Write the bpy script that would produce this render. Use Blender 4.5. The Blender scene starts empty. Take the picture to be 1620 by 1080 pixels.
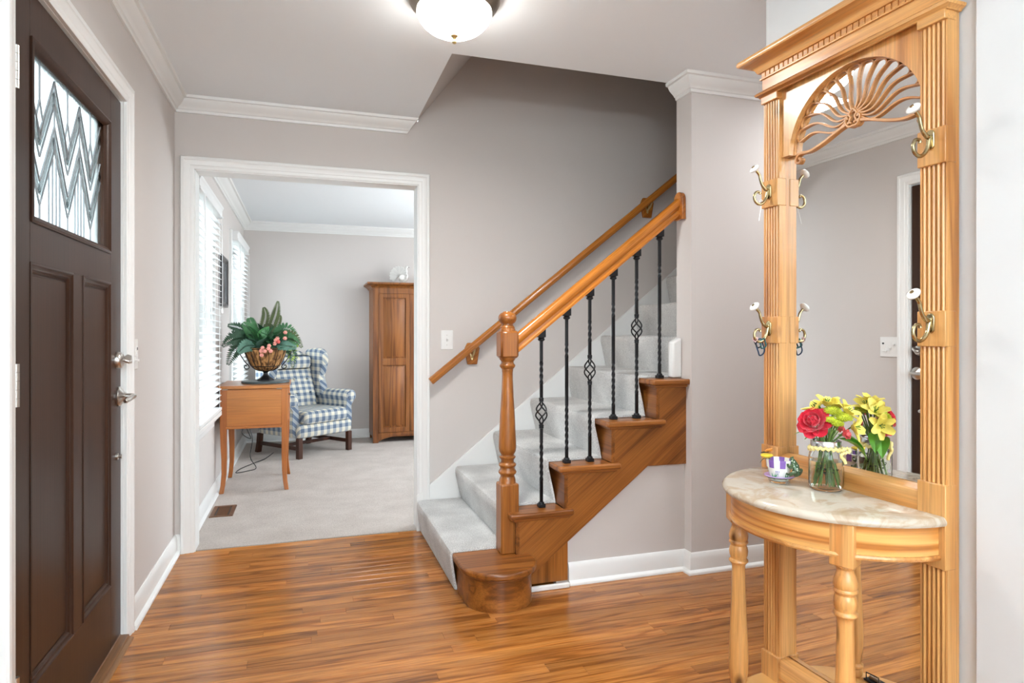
import bpy, bmesh, math, random
from mathutils import Vector, Matrix, noise
random.seed(7)
PI = math.pi
S = bpy.context.scene
COL = S.collection

# ------------------------------------------------------------------ camera, sky, lamps, exposure
YAW = math.atan(326 / 1013.0)
cam_d = bpy.data.cameras.new('camera'); cam = bpy.data.objects.new('camera', cam_d); COL.objects.link(cam)
cam.location = (0, 0, 1.163)
cam.rotation_euler = (PI / 2, 0, -YAW)
cam_d.sensor_width = 36.0
cam_d.lens = 36.0 * 1013.0 / 1620.0
cam_d.shift_y = -13.0 / 1620.0
cam_d.clip_start = 0.05
S.camera = cam
S.view_settings.view_transform = 'Standard'
S.view_settings.look = 'None'
S.view_settings.exposure = 0.98
S.view_settings.gamma = 1.0
S.view_settings.use_curve_mapping = False
W = bpy.data.worlds.new('overcast_sky'); S.world = W; W.use_nodes = True
bg = W.node_tree.nodes['Background']
bg.inputs[0].default_value = (0.80, 0.92, 1.0, 1)
bg.inputs[1].default_value = 5.5


def area_lamp(name, loc, rot, sx, sy, power, col=(1, 1, 1), portal=False):
    d = bpy.data.lights.new(name, 'AREA'); d.shape = 'RECTANGLE'; d.size = sx; d.size_y = sy
    d.energy = power; d.color = col
    o = bpy.data.objects.new(name, d); COL.objects.link(o); o.location = loc; o.rotation_euler = rot
    if portal:
        d.cycles.is_portal = True
    return o


# portals only guide the sampling of the sky through the windows and added openings
area_lamp('sky_portal', (0.4, -1.63, 1.5), (-PI / 2, 0, PI), 1.5, 1.3, 1, portal=True)
area_lamp('sky_portal', (-0.84, 4.40, 1.28), (0, -PI / 2, 0), 1.4, 1.1, 1, portal=True)
area_lamp('sky_portal', (-0.84, 6.53, 1.28), (0, -PI / 2, 0), 1.4, 1.1, 1, portal=True)
area_lamp('sky_portal', (3.35, 5.6, 1.35), (0, PI / 2, 0), 1.3, 2.0, 1, portal=True)
# added upward fills: behind the camera, and in the unseen half of the front room
area_lamp('ceiling_fill', (-0.15, -0.9, 1.7), (PI, 0, 0), 0.6, 0.6, 52, (0.80, 0.93, 1.0))
area_lamp('front_room_fill', (2.65, 5.0, 1.3), (PI, 0, 0), 0.7, 0.7, 46, (0.90, 0.95, 1.0))
area_lamp('ceiling_light_bulbs', (0.525, 2.33, 2.222), (0, 0, 0), 0.18, 0.18, 9.5, (1.0, 0.98, 0.95))
area_lamp('hall_fill', (2.55, 2.2, 2.36), (0, 0, 0), 0.3, 0.3, 6, (0.92, 0.96, 1.0))  # unseen fill lamp added to brighten the side hall


# ------------------------------------------------------------------ materials
def nt(name):
    m = bpy.data.materials.new(name); m.use_nodes = True
    t = m.node_tree
    return m, t, t.nodes['Principled BSDF']


def N(t, typ, **kw):
    n = t.nodes.new(typ)
    for k, v in kw.items():
        setattr(n, k, v)
    return n


def setin(n, **kw):
    for k, v in kw.items():
        n.inputs[k.replace('_', ' ')].default_value = v


def c4(c):
    return (c[0], c[1], c[2], 1)


def srgb(r, g, b):
    f = lambda v: (v / 255 / 12.92) if v / 255 <= 0.04045 else ((v / 255 + 0.055) / 1.055) ** 2.4
    return (f(r), f(g), f(b))


def plain(name, col, rough=0.5, metal=0.0, spec=0.5, bump=0.0, bscale=200, vary=0.0, vscale=3, coat=0.0, sheen=0.0):
    m, t, p = nt(name)
    p.inputs['Base Color'].default_value = c4(col)
    p.inputs['Roughness'].default_value = rough
    p.inputs['Metallic'].default_value = metal
    p.inputs['Specular IOR Level'].default_value = spec
    if coat:
        p.inputs['Coat Weight'].default_value = coat; p.inputs['Coat Roughness'].default_value = 0.12
    if sheen:
        p.inputs['Sheen Weight'].default_value = sheen
    tc = N(t, 'ShaderNodeTexCoord')
    if vary:
        n = N(t, 'ShaderNodeTexNoise'); n.inputs['Scale'].default_value = vscale; n.inputs['Detail'].default_value = 3
        t.links.new(tc.outputs['Object'], n.inputs['Vector'])
        r = N(t, 'ShaderNodeValToRGB')
        r.color_ramp.elements[0].position = 0.3; r.color_ramp.elements[1].position = 0.7
        r.color_ramp.elements[0].color = c4([v * (1 - vary) for v in col])
        r.color_ramp.elements[1].color = c4([min(1, v * (1 + vary)) for v in col])
        t.links.new(n.outputs['Fac'], r.inputs['Fac']); t.links.new(r.outputs['Color'], p.inputs['Base Color'])
    if bump:
        n = N(t, 'ShaderNodeTexNoise'); n.inputs['Scale'].default_value = bscale; n.inputs['Detail'].default_value = 2
        t.links.new(tc.outputs['Object'], n.inputs['Vector'])
        b = N(t, 'ShaderNodeBump'); b.inputs['Strength'].default_value = bump; b.inputs['Distance'].default_value = 0.002
        t.links.new(n.outputs['Fac'], b.inputs['Height']); t.links.new(b.outputs['Normal'], p.inputs['Normal'])
    return m


def wood(name, light, mid, dark, axis='x', rot=(0, 0, 0), rough=0.35, ring=26, across=7, along=0.7, fine=0.45,
         coat=0.0, plank=False, knots=False, randamp=0.0, spec=0.5):
    m, t, p = nt(name); L = t.links.new
    tc = N(t, 'ShaderNodeTexCoord')
    vec = tc.outputs['Object']
    if plank or randamp:
        oi = N(t, 'ShaderNodeObjectInfo')
        mul = N(t, 'ShaderNodeMath', operation='MULTIPLY'); mul.inputs[1].default_value = 37.0
        L(oi.outputs['Random'], mul.inputs[0])
        cx = N(t, 'ShaderNodeCombineXYZ'); L(mul.outputs[0], cx.inputs[0]); L(mul.outputs[0], cx.inputs[1]); L(mul.outputs[0], cx.inputs[2])
        ad = N(t, 'ShaderNodeVectorMath', operation='ADD'); L(vec, ad.inputs[0]); L(cx.outputs[0], ad.inputs[1]); vec = ad.outputs[0]
    rotm = N(t, 'ShaderNodeMapping'); rotm.inputs['Rotation'].default_value = rot; L(vec, rotm.inputs['Vector'])
    def mp(al, ac):
        mm = N(t, 'ShaderNodeMapping')
        mm.inputs['Scale'].default_value = [al if a in axis else ac for a in 'xyz']
        L(rotm.outputs[0], mm.inputs['Vector']); return mm.outputs[0]
    n1 = N(t, 'ShaderNodeTexNoise'); setin(n1, Scale=1.0, Detail=2.0, Roughness=0.45, Distortion=0.3); L(mp(along, across), n1.inputs['Vector'])
    ml = N(t, 'ShaderNodeMath', operation='MULTIPLY'); ml.inputs[1].default_value = ring * 1.7; L(n1.outputs['Fac'], ml.inputs[0])
    sn = N(t, 'ShaderNodeMath', operation='SINE'); L(ml.outputs[0], sn.inputs[0])
    mr = N(t, 'ShaderNodeMapRange'); mr.inputs['From Min'].default_value = -1.0; L(sn.outputs[0], mr.inputs['Value'])
    rp = N(t, 'ShaderNodeValToRGB'); e = rp.color_ramp.elements
    e[0].position = 0.0; e[0].color = c4(dark); e[1].position = 1.0; e[1].color = c4(light)
    e[0].color = c4([d * 0.55 + q * 0.45 for d, q in zip(dark, mid)]); e.new(0.16).color = c4(mid); e.new(0.5).color = c4([(a + b) / 2 for a, b in zip(mid, light)])
    L(mr.outputs[0], rp.inputs['Fac'])
    n2 = N(t, 'ShaderNodeTexNoise'); setin(n2, Scale=1.0, Detail=3.0, Roughness=0.6); L(mp(along * 5, 170), n2.inputs['Vector'])
    r2 = N(t, 'ShaderNodeMapRange'); setin(r2, From_Min=0.3, From_Max=0.62, To_Min=1.0 - fine, To_Max=1.06); L(n2.outputs['Fac'], r2.inputs['Value'])
    n3 = N(t, 'ShaderNodeTexNoise'); setin(n3, Scale=1.0, Detail=1.0); L(mp(along * 0.6, 5), n3.inputs['Vector'])
    r3 = N(t, 'ShaderNodeMapRange'); setin(r3, From_Min=0.3, From_Max=0.7, To_Min=0.82, To_Max=1.14); L(n3.outputs['Fac'], r3.inputs['Value'])
    mm = N(t, 'ShaderNodeMath', operation='MULTIPLY'); L(r2.outputs[0], mm.inputs[0]); L(r3.outputs[0], mm.inputs[1])
    last = mm.outputs[0]
    if plank or randamp:
        r4 = N(t, 'ShaderNodeMapRange'); amp = 0.26 if plank else randamp
        setin(r4, To_Min=1 - amp, To_Max=1 + amp * 0.8); L(oi.outputs['Random'], r4.inputs['Value'])
        m2 = N(t, 'ShaderNodeMath', operation='MULTIPLY'); L(last, m2.inputs[0]); L(r4.outputs[0], m2.inputs[1]); last = m2.outputs[0]
    sc = N(t, 'ShaderNodeVectorMath', operation='SCALE'); L(rp.outputs['Color'], sc.inputs[0]); L(last, sc.inputs['Scale'])
    out = sc.outputs[0]
    if knots:
        v = N(t, 'ShaderNodeTexVoronoi'); v.inputs['Scale'].default_value = 1.0; L(mp(4.0, 9.0), v.inputs['Vector'])
        kr = N(t, 'ShaderNodeMapRange'); setin(kr, From_Min=0.05, From_Max=0.14); L(v.outputs['Distance'], kr.inputs['Value'])
        mx = N(t, 'ShaderNodeMix', data_type='RGBA'); L(kr.outputs[0], mx.inputs['Factor'])
        mx.inputs[6].default_value = c4([d * 0.35 for d in dark]); L(out, mx.inputs[7]); out = mx.outputs[2]
    L(out, p.inputs['Base Color'])
    p.inputs['Roughness'].default_value = rough
    p.inputs['Specular IOR Level'].default_value = spec
    if coat:
        p.inputs['Coat Weight'].default_value = coat; p.inputs['Coat Roughness'].default_value = 0.1
    b = N(t, 'ShaderNodeBump'); b.inputs['Strength'].default_value = 0.12; b.inputs['Distance'].default_value = 0.001
    L(n2.outputs['Fac'], b.inputs['Height']); L(b.outputs['Normal'], p.inputs['Normal'])
    return m


def glassy(name, col=(1, 1, 1), rough=0.0, ior=1.45, bump=0, bscale=60):
    m, t, p = nt(name)
    p.inputs['Base Color'].default_value = c4(col)
    p.inputs['Roughness'].default_value = rough
    p.inputs['Transmission Weight'].default_value = 1.0
    p.inputs['IOR'].default_value = ior
    if bump:
        tc = N(t, 'ShaderNodeTexCoord')
        n = N(t, 'ShaderNodeTexNoise'); n.inputs['Scale'].default_value = bscale; n.inputs['Detail'].default_value = 2
        t.links.new(tc.outputs['Object'], n.inputs['Vector'])
        b = N(t, 'ShaderNodeBump'); b.inputs['Strength'].default_value = bump; b.inputs['Distance'].default_value = 0.003
        t.links.new(n.outputs['Fac'], b.inputs['Height']); t.links.new(b.outputs['Normal'], p.inputs['Normal'])
    return m


def carpet(name, a, b, scale=260):
    m, t, p = nt(name); L = t.links.new
    tc = N(t, 'ShaderNodeTexCoord')
    n = N(t, 'ShaderNodeTexNoise'); setin(n, Scale=float(scale), Detail=3.0, Roughness=0.7); L(tc.outputs['Object'], n.inputs['Vector'])
    n2 = N(t, 'ShaderNodeTexNoise'); setin(n2, Scale=5.0, Detail=3.0); L(tc.outputs['Object'], n2.inputs['Vector'])
    ad = N(t, 'ShaderNodeMath', operation='MULTIPLY_ADD'); ad.inputs[1].default_value = 0.45; L(n2.outputs['Fac'], ad.inputs[0]); L(n.outputs['Fac'], ad.inputs[2])
    r = N(t, 'ShaderNodeValToRGB'); r.color_ramp.elements[0].position = 0.48; r.color_ramp.elements[1].position = 0.95
    r.color_ramp.elements[0].color = c4(a); r.color_ramp.elements[1].color = c4(b)
    L(ad.outputs[0], r.inputs['Fac']); L(r.outputs['Color'], p.inputs['Base Color'])
    p.inputs['Roughness'].default_value = 0.95; p.inputs['Specular IOR Level'].default_value = 0.1
    p.inputs['Sheen Weight'].default_value = 0.25
    bp = N(t, 'ShaderNodeBump'); bp.inputs['Strength'].default_value = 0.9; bp.inputs['Distance'].default_value = 0.006
    L(n.outputs['Fac'], bp.inputs['Height']); L(bp.outputs['Normal'], p.inputs['Normal'])
    return m


def plaid(name, mode):
    """cream and slate-blue check; mode says which two local axes carry the stripes"""
    m, t, p = nt(name); L = t.links.new
    tc = N(t, 'ShaderNodeTexCoord'); sp = N(t, 'ShaderNodeSeparateXYZ'); L(tc.outputs['Object'], sp.inputs[0])
    def lin(a, b, c):
        o = None
        for k, w in zip((0, 1, 2), (a, b, c)):
            if not w: continue
            q = N(t, 'ShaderNodeMath', operation='MULTIPLY'); q.inputs[1].default_value = w; L(sp.outputs[k], q.inputs[0])
            if o is None: o = q.outputs[0]
            else:
                s = N(t, 'ShaderNodeMath', operation='ADD'); L(o, s.inputs[0]); L(q.outputs[0], s.inputs[1]); o = s.outputs[0]
        return o
    def stripe(o, per=0.074, duty=0.5):
        d = N(t, 'ShaderNodeMath', operation='DIVIDE'); d.inputs[1].default_value = per; L(o, d.inputs[0])
        f = N(t, 'ShaderNodeMath', operation='FRACT'); L(d.outputs[0], f.inputs[0])
        c = N(t, 'ShaderNodeMath', operation='LESS_THAN'); c.inputs[1].default_value = duty; L(f.outputs[0], c.inputs[0])
        return c.outputs[0]
    if mode == 'front': u, v = lin(1, 0, 0), lin(0, 1, 1)
    else: u, v = lin(0, 1, 0), lin(0.9, 0, 1)
    a, b = stripe(u), stripe(v)
    s = N(t, 'ShaderNodeMath', operation='ADD'); L(a, s.inputs[0]); L(b, s.inputs[1])
    h = N(t, 'ShaderNodeMath', operation='MULTIPLY'); h.inputs[1].default_value = 0.5; L(s.outputs[0], h.inputs[0])
    r = N(t, 'ShaderNodeValToRGB'); r.color_ramp.interpolation = 'CONSTANT'; e = r.color_ramp.elements
    e[0].position = 0; e[0].color = c4(srgb(212, 206, 188)); e[1].position = 0.75; e[1].color = c4(srgb(96, 110, 130))
    e.new(0.3).color = c4(srgb(158, 163, 166))
    L(h.outputs[0], r.inputs['Fac']); L(r.outputs['Color'], p.inputs['Base Color'])
    p.inputs['Roughness'].default_value = 0.9; p.inputs['Specular IOR Level'].default_value = 0.15
    n = N(t, 'ShaderNodeTexNoise'); setin(n, Scale=400.0); L(tc.outputs['Object'], n.inputs['Vector'])
    bp = N(t, 'ShaderNodeBump'); bp.inputs['Strength'].default_value = 0.3; bp.inputs['Distance'].default_value = 0.002
    L(n.outputs['Fac'], bp.inputs['Height']); L(bp.outputs['Normal'], p.inputs['Normal'])
    return m


M = {}
M['wall'] = plain('wall_paint', (0.625, 0.580, 0.552), 0.75, spec=0.25, bump=0.05, bscale=350)
M['wallwhite'] = plain('white_wall_paint', (0.66, 0.66, 0.655), 0.6, spec=0.3)
M['ceil'] = plain('ceiling_paint', (0.85, 0.885, 0.91), 0.85, spec=0.15)
M['trim'] = plain('trim_enamel', (0.80, 0.80, 0.785), 0.35)
M['blind'] = plain('blind_white', (0.82, 0.82, 0.81), 0.4)
FL, FM, FD = srgb(190, 124, 60), srgb(178, 110, 48), srgb(116, 64, 26)
M['plank'] = wood('oak_floor_plank', FL, FM, FD, 'x', rough=0.2, ring=14, across=15, along=1.3, fine=0.42, plank=True)
M['floorbase'] = plain('dark_floor_joint', srgb(84, 48, 22), 0.6)
OL, OM, OD = srgb(160, 98, 42), srgb(138, 80, 31), srgb(98, 54, 20)
M['oak_x'] = wood('stair_oak_x', OL, OM, OD, 'x', rough=0.3, ring=12, across=14, fine=0.35)
M['oak_y'] = wood('stair_oak_y', OL, OM, OD, 'y', rough=0.3, ring=12, across=14, fine=0.35)
M['oak_z'] = wood('stair_oak_z', OL, OM, OD, 'z', rough=0.28, ring=10, across=16, fine=0.35)
M['oak_diag'] = wood('stair_oak_diagonal', OL, OM, OD, 'x', rot=(0, math.atan(0.79), 0), rough=0.33, ring=10, across=15, fine=0.35)
RL, RM, RD = srgb(190, 116, 40), srgb(164, 94, 28), srgb(120, 66, 18)
M['rail'] = wood('handrail_oak', RL, RM, RD, 'x', rot=(0, math.atan(0.79), 0), rough=0.24, ring=10, across=14, fine=0.35, coat=0.3)
PL, PM, PD = srgb(214, 158, 94), srgb(196, 132, 68), srgb(150, 90, 40)
M['pine_z'] = wood('pine_vertical', PL, PM, PD, 'z', rough=0.3, ring=9, across=13, along=0.9, fine=0.25, knots=True, coat=0.2)
M['pine_x'] = wood('pine_along', PL, PM, PD, 'x', rough=0.3, ring=10, across=13, along=0.9, fine=0.25, coat=0.2)
M['pine_fret'] = wood('pine_fretwork', srgb(196, 140, 84), srgb(180, 122, 66), srgb(150, 96, 50), 'x', rough=0.4, ring=6, fine=0.2)
M['apron'] = wood('pine_apron', srgb(222, 166, 96), srgb(196, 128, 60), srgb(150, 86, 34), 'xy', rough=0.28, ring=16, across=16, along=0.8, fine=0.2, coat=0.2)
M['armoire'] = wood('armoire_oak', srgb(150, 92, 40), srgb(130, 74, 28), srgb(96, 54, 20), 'z', rough=0.4, ring=16, across=12, fine=0.35)
M['cherry'] = wood('maple_stain', srgb(196, 126, 62), srgb(182, 110, 50), srgb(160, 90, 38), 'x', rough=0.3, ring=4, across=5, fine=0.2)
M['cherry_z'] = wood('maple_stain_z', srgb(186, 114, 54), srgb(172, 100, 44), srgb(146, 80, 34), 'z', rough=0.3, ring=4, across=5, fine=0.2)
M['darkwood'] = wood('dark_leg_wood', srgb(96, 54, 32), srgb(76, 40, 24), srgb(48, 26, 16), 'z', rough=0.4, ring=5, fine=0.2)
M['door'] = wood('dark_brown_door', srgb(60, 39, 28), srgb(52, 33, 23), srgb(40, 25, 17), 'z', rough=0.33, ring=3, across=14, along=0.4, fine=0.28, spec=0.2)
M['threshold'] = wood('threshold_oak', srgb(170, 128, 86), srgb(140, 98, 60), srgb(96, 62, 36), 'y', rough=0.4, ring=6, fine=0.3)
M['stair_carpet'] = carpet('stair_carpet', srgb(160, 158, 156), srgb(250, 249, 246), 230)
M['room_carpet'] = carpet('room_carpet', srgb(160, 146, 136), srgb(200, 189, 180), 160)
M['iron'] = plain('black_iron', (0.012, 0.012, 0.014), 0.42, metal=0.4, spec=0.5)
M['nickel'] = plain('satin_nickel', (0.62, 0.59, 0.55), 0.28, metal=1.0)
M['brass'] = plain('antique_brass', (0.42, 0.34, 0.19), 0.25, metal=1.0, vary=0.25, vscale=40)
M['brasslight'] = plain('polished_brass', (0.62, 0.47, 0.22), 0.3, metal=1.0)
M['bronze'] = plain('brushed_bronze', (0.30, 0.25, 0.20), 0.35, metal=1.0)
M['porcelain'] = plain('porcelain', (0.86, 0.86, 0.84), 0.12)
M['plastic'] = plain('white_plastic', (0.80, 0.79, 0.77), 0.35)
M['darkplastic'] = plain('dark_plastic', (0.02, 0.02, 0.02), 0.4)
M['mirror'] = plain('mirror_silver', (0.90, 0.905, 0.90), 0.004, metal=1.0)
def thin_glass(name, rough=0.0, tint=(1, 1, 1), ior=1.25):
    m, t, p = nt(name); t.nodes.remove(p)
    out = [n for n in t.nodes if n.type == 'OUTPUT_MATERIAL'][0]
    a = N(t, 'ShaderNodeBsdfTransparent'); b = N(t, 'ShaderNodeBsdfGlossy'); b.inputs['Roughness'].default_value = rough; a.inputs['Color'].default_value = c4(tint)
    fr = N(t, 'ShaderNodeFresnel'); fr.inputs['IOR'].default_value = ior
    x = N(t, 'ShaderNodeMixShader'); t.links.new(fr.outputs[0], x.inputs[0]); t.links.new(a.outputs[0], x.inputs[1]); t.links.new(b.outputs[0], x.inputs[2])
    t.links.new(x.outputs[0], out.inputs['Surface'])
    return m


M['pane'] = thin_glass('window_glass')
M['texglass'] = glassy('textured_glass', (0.44, 0.48, 0.47), 0.28, 1.25, bump=0.5, bscale=160)
M['bevelglass'] = thin_glass('bevelled_glass', 0.08, (0.86, 0.88, 0.88), 1.3)
M['came'] = plain('zinc_came', (0.30, 0.30, 0.31), 0.4, metal=0.6)
M['jarglass'] = glassy('jar_glass', (0.97, 0.99, 0.98), 0.0, 1.3)
M['water'] = glassy('vase_water', (0.93, 0.95, 0.84), 0.0, 1.2)


def marble():
    m, t, p = nt('cream_marble'); L = t.links.new
    tc = N(t, 'ShaderNodeTexCoord')
    n = N(t, 'ShaderNodeTexNoise'); setin(n, Scale=9.0, Detail=8.0, Roughness=0.62, Distortion=1.2); L(tc.outputs['Object'], n.inputs['Vector'])
    r = N(t, 'ShaderNodeValToRGB'); e = r.color_ramp.elements
    e[0].position = 0.30; e[0].color = c4(srgb(166, 141, 115)); e[1].position = 0.72; e[1].color = c4(srgb(204, 193, 177))
    e.new(0.47).color = c4(srgb(186, 166, 143)); e.new(0.53).color = c4(srgb(196, 184, 167))
    L(n.outputs['Fac'], r.inputs['Fac']); L(r.outputs['Color'], p.inputs['Base Color'])
    p.inputs['Roughness'].default_value = 0.12
    return m


M['marble'] = marble()


def lamp_glass():
    m, t, p = nt('lit_opal_glass')
    p.inputs['Base Color'].default_value = (0.95, 0.93, 0.88, 1)
    p.inputs['Emission Color'].default_value = (1.0, 0.97, 0.92, 1)
    p.inputs['Emission Strength'].default_value = 12
    p.inputs['Roughness'].default_value = 0.3
    return m


M['lampglass'] = lamp_glass()


# ------------------------------------------------------------------ mesh helpers
class MB:
    def __init__(s):
        s.b = bmesh.new()

    def vs(s, pts, X=None):
        return [s.b.verts.new((X @ Vector(p)) if X else Vector(p)) for p in pts]

    def f(s, vv):
        try:
            return s.b.faces.new(vv)
        except ValueError:
            return None

    def box(s, x0, y0, z0, x1, y1, z1, X=None):
        v = s.vs([(x, y, z) for x in (x0, x1) for y in (y0, y1) for z in (z0, z1)], X)
        for q in ((0, 1, 3, 2), (4, 6, 7, 5), (0, 4, 5, 1), (2, 3, 7, 6), (0, 2, 6, 4), (1, 5, 7, 3)):
            s.f([v[i] for i in q])
        return s

    def prism(s, pts, vec, X=None):
        """closed planar outline pts (3D) pushed along vec"""
        vec = Vector(vec)
        a = s.vs(pts, X); b = s.vs([Vector(p) + vec for p in pts], X); n = len(a)
        s.f(a[::-1]); s.f(b)
        for i in range(n):
            s.f([a[i], a[(i + 1) % n], b[(i + 1) % n], b[i]])
        return s

    def loft(s, rings, closed=True, caps=True):
        R = [s.vs(r) for r in rings]; n = len(R[0])
        for a, b in zip(R, R[1:]):
            for i in range(n if closed else n - 1):
                s.f([a[i], a[(i + 1) % n], b[(i + 1) % n], b[i]])
        if caps:
            s.f(R[0][::-1]); s.f(R[-1])
        return s

    def lathe(s, prof, c=(0, 0, 0), n=24, X=None, arc=2 * PI):
        """prof: list of (r, z)"""
        rings = []
        for r, z in prof:
            ring = [Vector((c[0] + r * math.cos(2 * PI * i / n), c[1] + r * math.sin(2 * PI * i / n), c[2] + z)) for i in range(n)]
            if X: ring = [X @ p for p in ring]
            rings.append(ring)
        return s.loft(rings)

    def tube(s, pts, r, n=8, closed=False, flat=None):
        pts = [Vector(p) for p in pts]
        m = len(pts); rad = r if isinstance(r, (list, tuple)) else [r] * m
        rings = []; up = None
        for i, p in enumerate(pts):
            if closed: d = pts[(i + 1) % m] - pts[i - 1]
            else: d = pts[min(i + 1, m - 1)] - pts[max(i - 1, 0)]
            if d.length < 1e-9: d = Vector((0, 0, 1))
            d.normalize()
            if up is None:
                up = d.orthogonal().normalized()
            up = (up - d * up.dot(d))
            if up.length < 1e-6: up = d.orthogonal()
            up.normalize(); sd = d.cross(up)
            rings.append([p + (up * math.cos(2 * PI * k / n) + sd * math.sin(2 * PI * k / n)) * rad[i] for k in range(n)])
        if closed:
            R = [s.vs(q) for q in rings]
            for i in range(m):
                a, b = R[i], R[(i + 1) % m]
                for k in range(n):
                    s.f([a[k], a[(k + 1) % n], b[(k + 1) % n], b[k]])
            return s
        return s.loft(rings)

    def mould(s, prof, path, X=None, closed=False, shear=None):
        """prof: (offset to the left of the path, height); path: 2D polyline, mitred"""
        P = [Vector((p[0], p[1])) for p in path]; m = len(P); rings = []
        for i in range(m):
            if closed:
                d0 = (P[i] - P[i - 1]).normalized(); d1 = (P[(i + 1) % m] - P[i]).normalized()
            else:
                d0 = (P[i] - P[i - 1]).normalized() if i else None
                d1 = (P[i + 1] - P[i]).normalized() if i < m - 1 else None
                if d0 is None: d0 = d1
                if d1 is None: d1 = d0
            n0 = Vector((-d0.y, d0.x)); n1 = Vector((-d1.y, d1.x)); nn = n0 + n1
            if nn.length < 1e-6: nn = n0.copy()
            nn.normalize(); k = 1.0 / max(0.35, nn.dot(n0))
            ring = []
            for o, h in prof:
                q = P[i] + nn * (o * k)
                if shear and i == m - 1: q = q + d1 * (shear(o, h))
                v = Vector((q.x, q.y, h)); ring.append(X @ v if X else v)
            rings.append(ring)
        if closed:
            R = [s.vs(q) for q in rings]; n = len(prof)
            for i in range(m):
                a, b = R[i], R[(i + 1) % m]
                for k in range(n):
                    s.f([a[k], a[(k + 1) % n], b[(k + 1) % n], b[k]])
            return s
        return s.loft(rings)

    def ell(s, c, r, n=12, m=8, X=None):
        prof = [(max(1e-4, math.sin(PI * j / m)), -math.cos(PI * j / m)) for j in range(m + 1)]
        rings = []
        for q, z in prof:
            ring = [Vector((c[0] + r[0] * q * math.cos(2 * PI * i / n), c[1] + r[1] * q * math.sin(2 * PI * i / n), c[2] + r[2] * z)) for i in range(n)]
            if X: ring = [X @ p for p in ring]
            rings.append(ring)
        return s.loft(rings)


def build(name, mb, mat, parent=None, bevel=0.0, seg=2, flat=False, subsurf=0, kind=None, local=False):
    b = mb.b
    bmesh.ops.remove_doubles(b, verts=b.verts[:], dist=1e-6)
    bmesh.ops.recalc_face_normals(b, faces=b.faces[:])
    if not flat:
        for fc in b.faces: fc.smooth = True
        for e in b.edges:
            if len(e.link_faces) == 2 and e.calc_face_angle(0) > math.radians(38): e.smooth = False
    me = bpy.data.meshes.new(name); b.to_mesh(me); b.free()
    me.materials.append(mat)
    o = bpy.data.objects.new(name, me); COL.objects.link(o)
    if parent:
        put(o, parent, local)
    if subsurf:
        md = o.modifiers.new('sub', 'SUBSURF'); md.levels = subsurf; md.render_levels = subsurf
    if bevel:
        md = o.modifiers.new('bevel', 'BEVEL'); md.width = bevel; md.segments = seg; md.limit_method = 'ANGLE'; md.angle_limit = math.radians(38)
        md.harden_normals = False
    if kind: o['kind'] = kind
    return o


def world_of(o):
    m_ = Matrix.LocRotScale(o.location, o.rotation_euler, None)
    if o.parent: m_ = world_of(o.parent) @ o.matrix_parent_inverse @ m_
    return m_


def put(o, parent, local=False):
    """parent o; unless local, o keeps its world coordinates"""
    o.parent = parent
    if not local: o.matrix_parent_inverse = world_of(parent).inverted()


def thing(name, loc, label, cat, rz=0.0, group=None):
    o = bpy.data.objects.new(name, None); COL.objects.link(o); o.location = loc; o.rotation_euler = (0, 0, rz)
    o.empty_display_size = 0.1
    tag(o, label, cat, group); return o


def tag(o, label, cat, group=None):
    o['label'] = label; o['category'] = cat
    if group: o['group'] = group
    return o


def struct(name, mb, mat, label=None, bevel=0.0, parent=None):
    o = build(name, mb, mat, parent, bevel)
    if parent is None: o['kind'] = 'structure'
    label = label or SETTING.get(name)
    if label: o['label'] = label; o['category'] = label_cat(name)
    return o


SETTING = {
    'floor': 'oak strip floor of the entry hall', 'ceiling': 'white painted entry ceiling with the stairwell cut out of it',
    'wall_left': 'greige wall holding the dark front door', 'wall_back': 'greige back wall with the wide opening and stair handrail',
    'wall_right': 'white painted wall behind the hall tree', 'wall_hall': 'greige wall end right of the stairs reaching behind the hall tree',
    'wall_hall_end': 'greige wall closing the side hall', 'wall_under_stair': 'small greige wall below the oak stringer',
    'ceiling_stair_slope': 'sloping greige soffit above the foot of the stairs', 'wall_stairwell': 'greige walls closing the stairwell above',
    'wall_behind': 'unseen greige wall behind the viewer with an opening added for sky light', 'wall_far_left': 'greige window wall of the front room',
    'wall_far_back': 'greige back wall of the front room behind chair and armoire', 'wall_far_right': 'unseen greige right wall of the front room with an opening added for sky light',
    'ceiling_front_room': 'white ceiling of the front room', 'floor_front_room': 'beige carpet floor of the front room',
    'ground': 'pale concrete ground outside the house'}


def label_cat(n):
    return n.split('.')[0].split('_')[0]


def dup(o, parent=None, loc=None, rot=None, name=None):
    c = o.copy(); COL.objects.link(c)
    if name: c.name = name
    if parent: c.parent = parent
    if loc is not None: c.location = loc
    if rot is not None: c.rotation_euler = rot
    return c


def dup_tree(root, loc, rot=None, label=None):
    r = dup(root, None, loc, rot)
    if label: r['label'] = label
    for ch in list(root.children):
        c = dup(ch, r)
        for g in list(ch.children): dup(g, c)
    return r


def cat_rom(P, n=8, closed=False):
    P = [Vector(p) for p in P]; out = []; m = len(P)
    rng = range(m) if closed else range(m - 1)
    for i in rng:
        if closed: a, b, c, d = P[i - 1], P[i], P[(i + 1) % m], P[(i + 2) % m]
        else: a, b, c, d = P[max(i - 1, 0)], P[i], P[i + 1], P[min(i + 2, m - 1)]
        for k in range(n):
            t = k / n
            out.append(0.5 * ((2 * b) + (c - a) * t + (2 * a - 5 * b + 4 * c - d) * t * t + (3 * b - a - 3 * c + d) * t ** 3))
    if not closed: out.append(P[-1])
    return out


XZ = Matrix(((1, 0, 0, 0), (0, 0, 1, 0), (0, 1, 0, 0), (0, 0, 0, 1)))     # plane (x,z), height along y
YZ = Matrix(((0, 0, 1, 0), (1, 0, 0, 0), (0, 1, 0, 0), (0, 0, 0, 1)))     # plane (y,z), height along x

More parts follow.
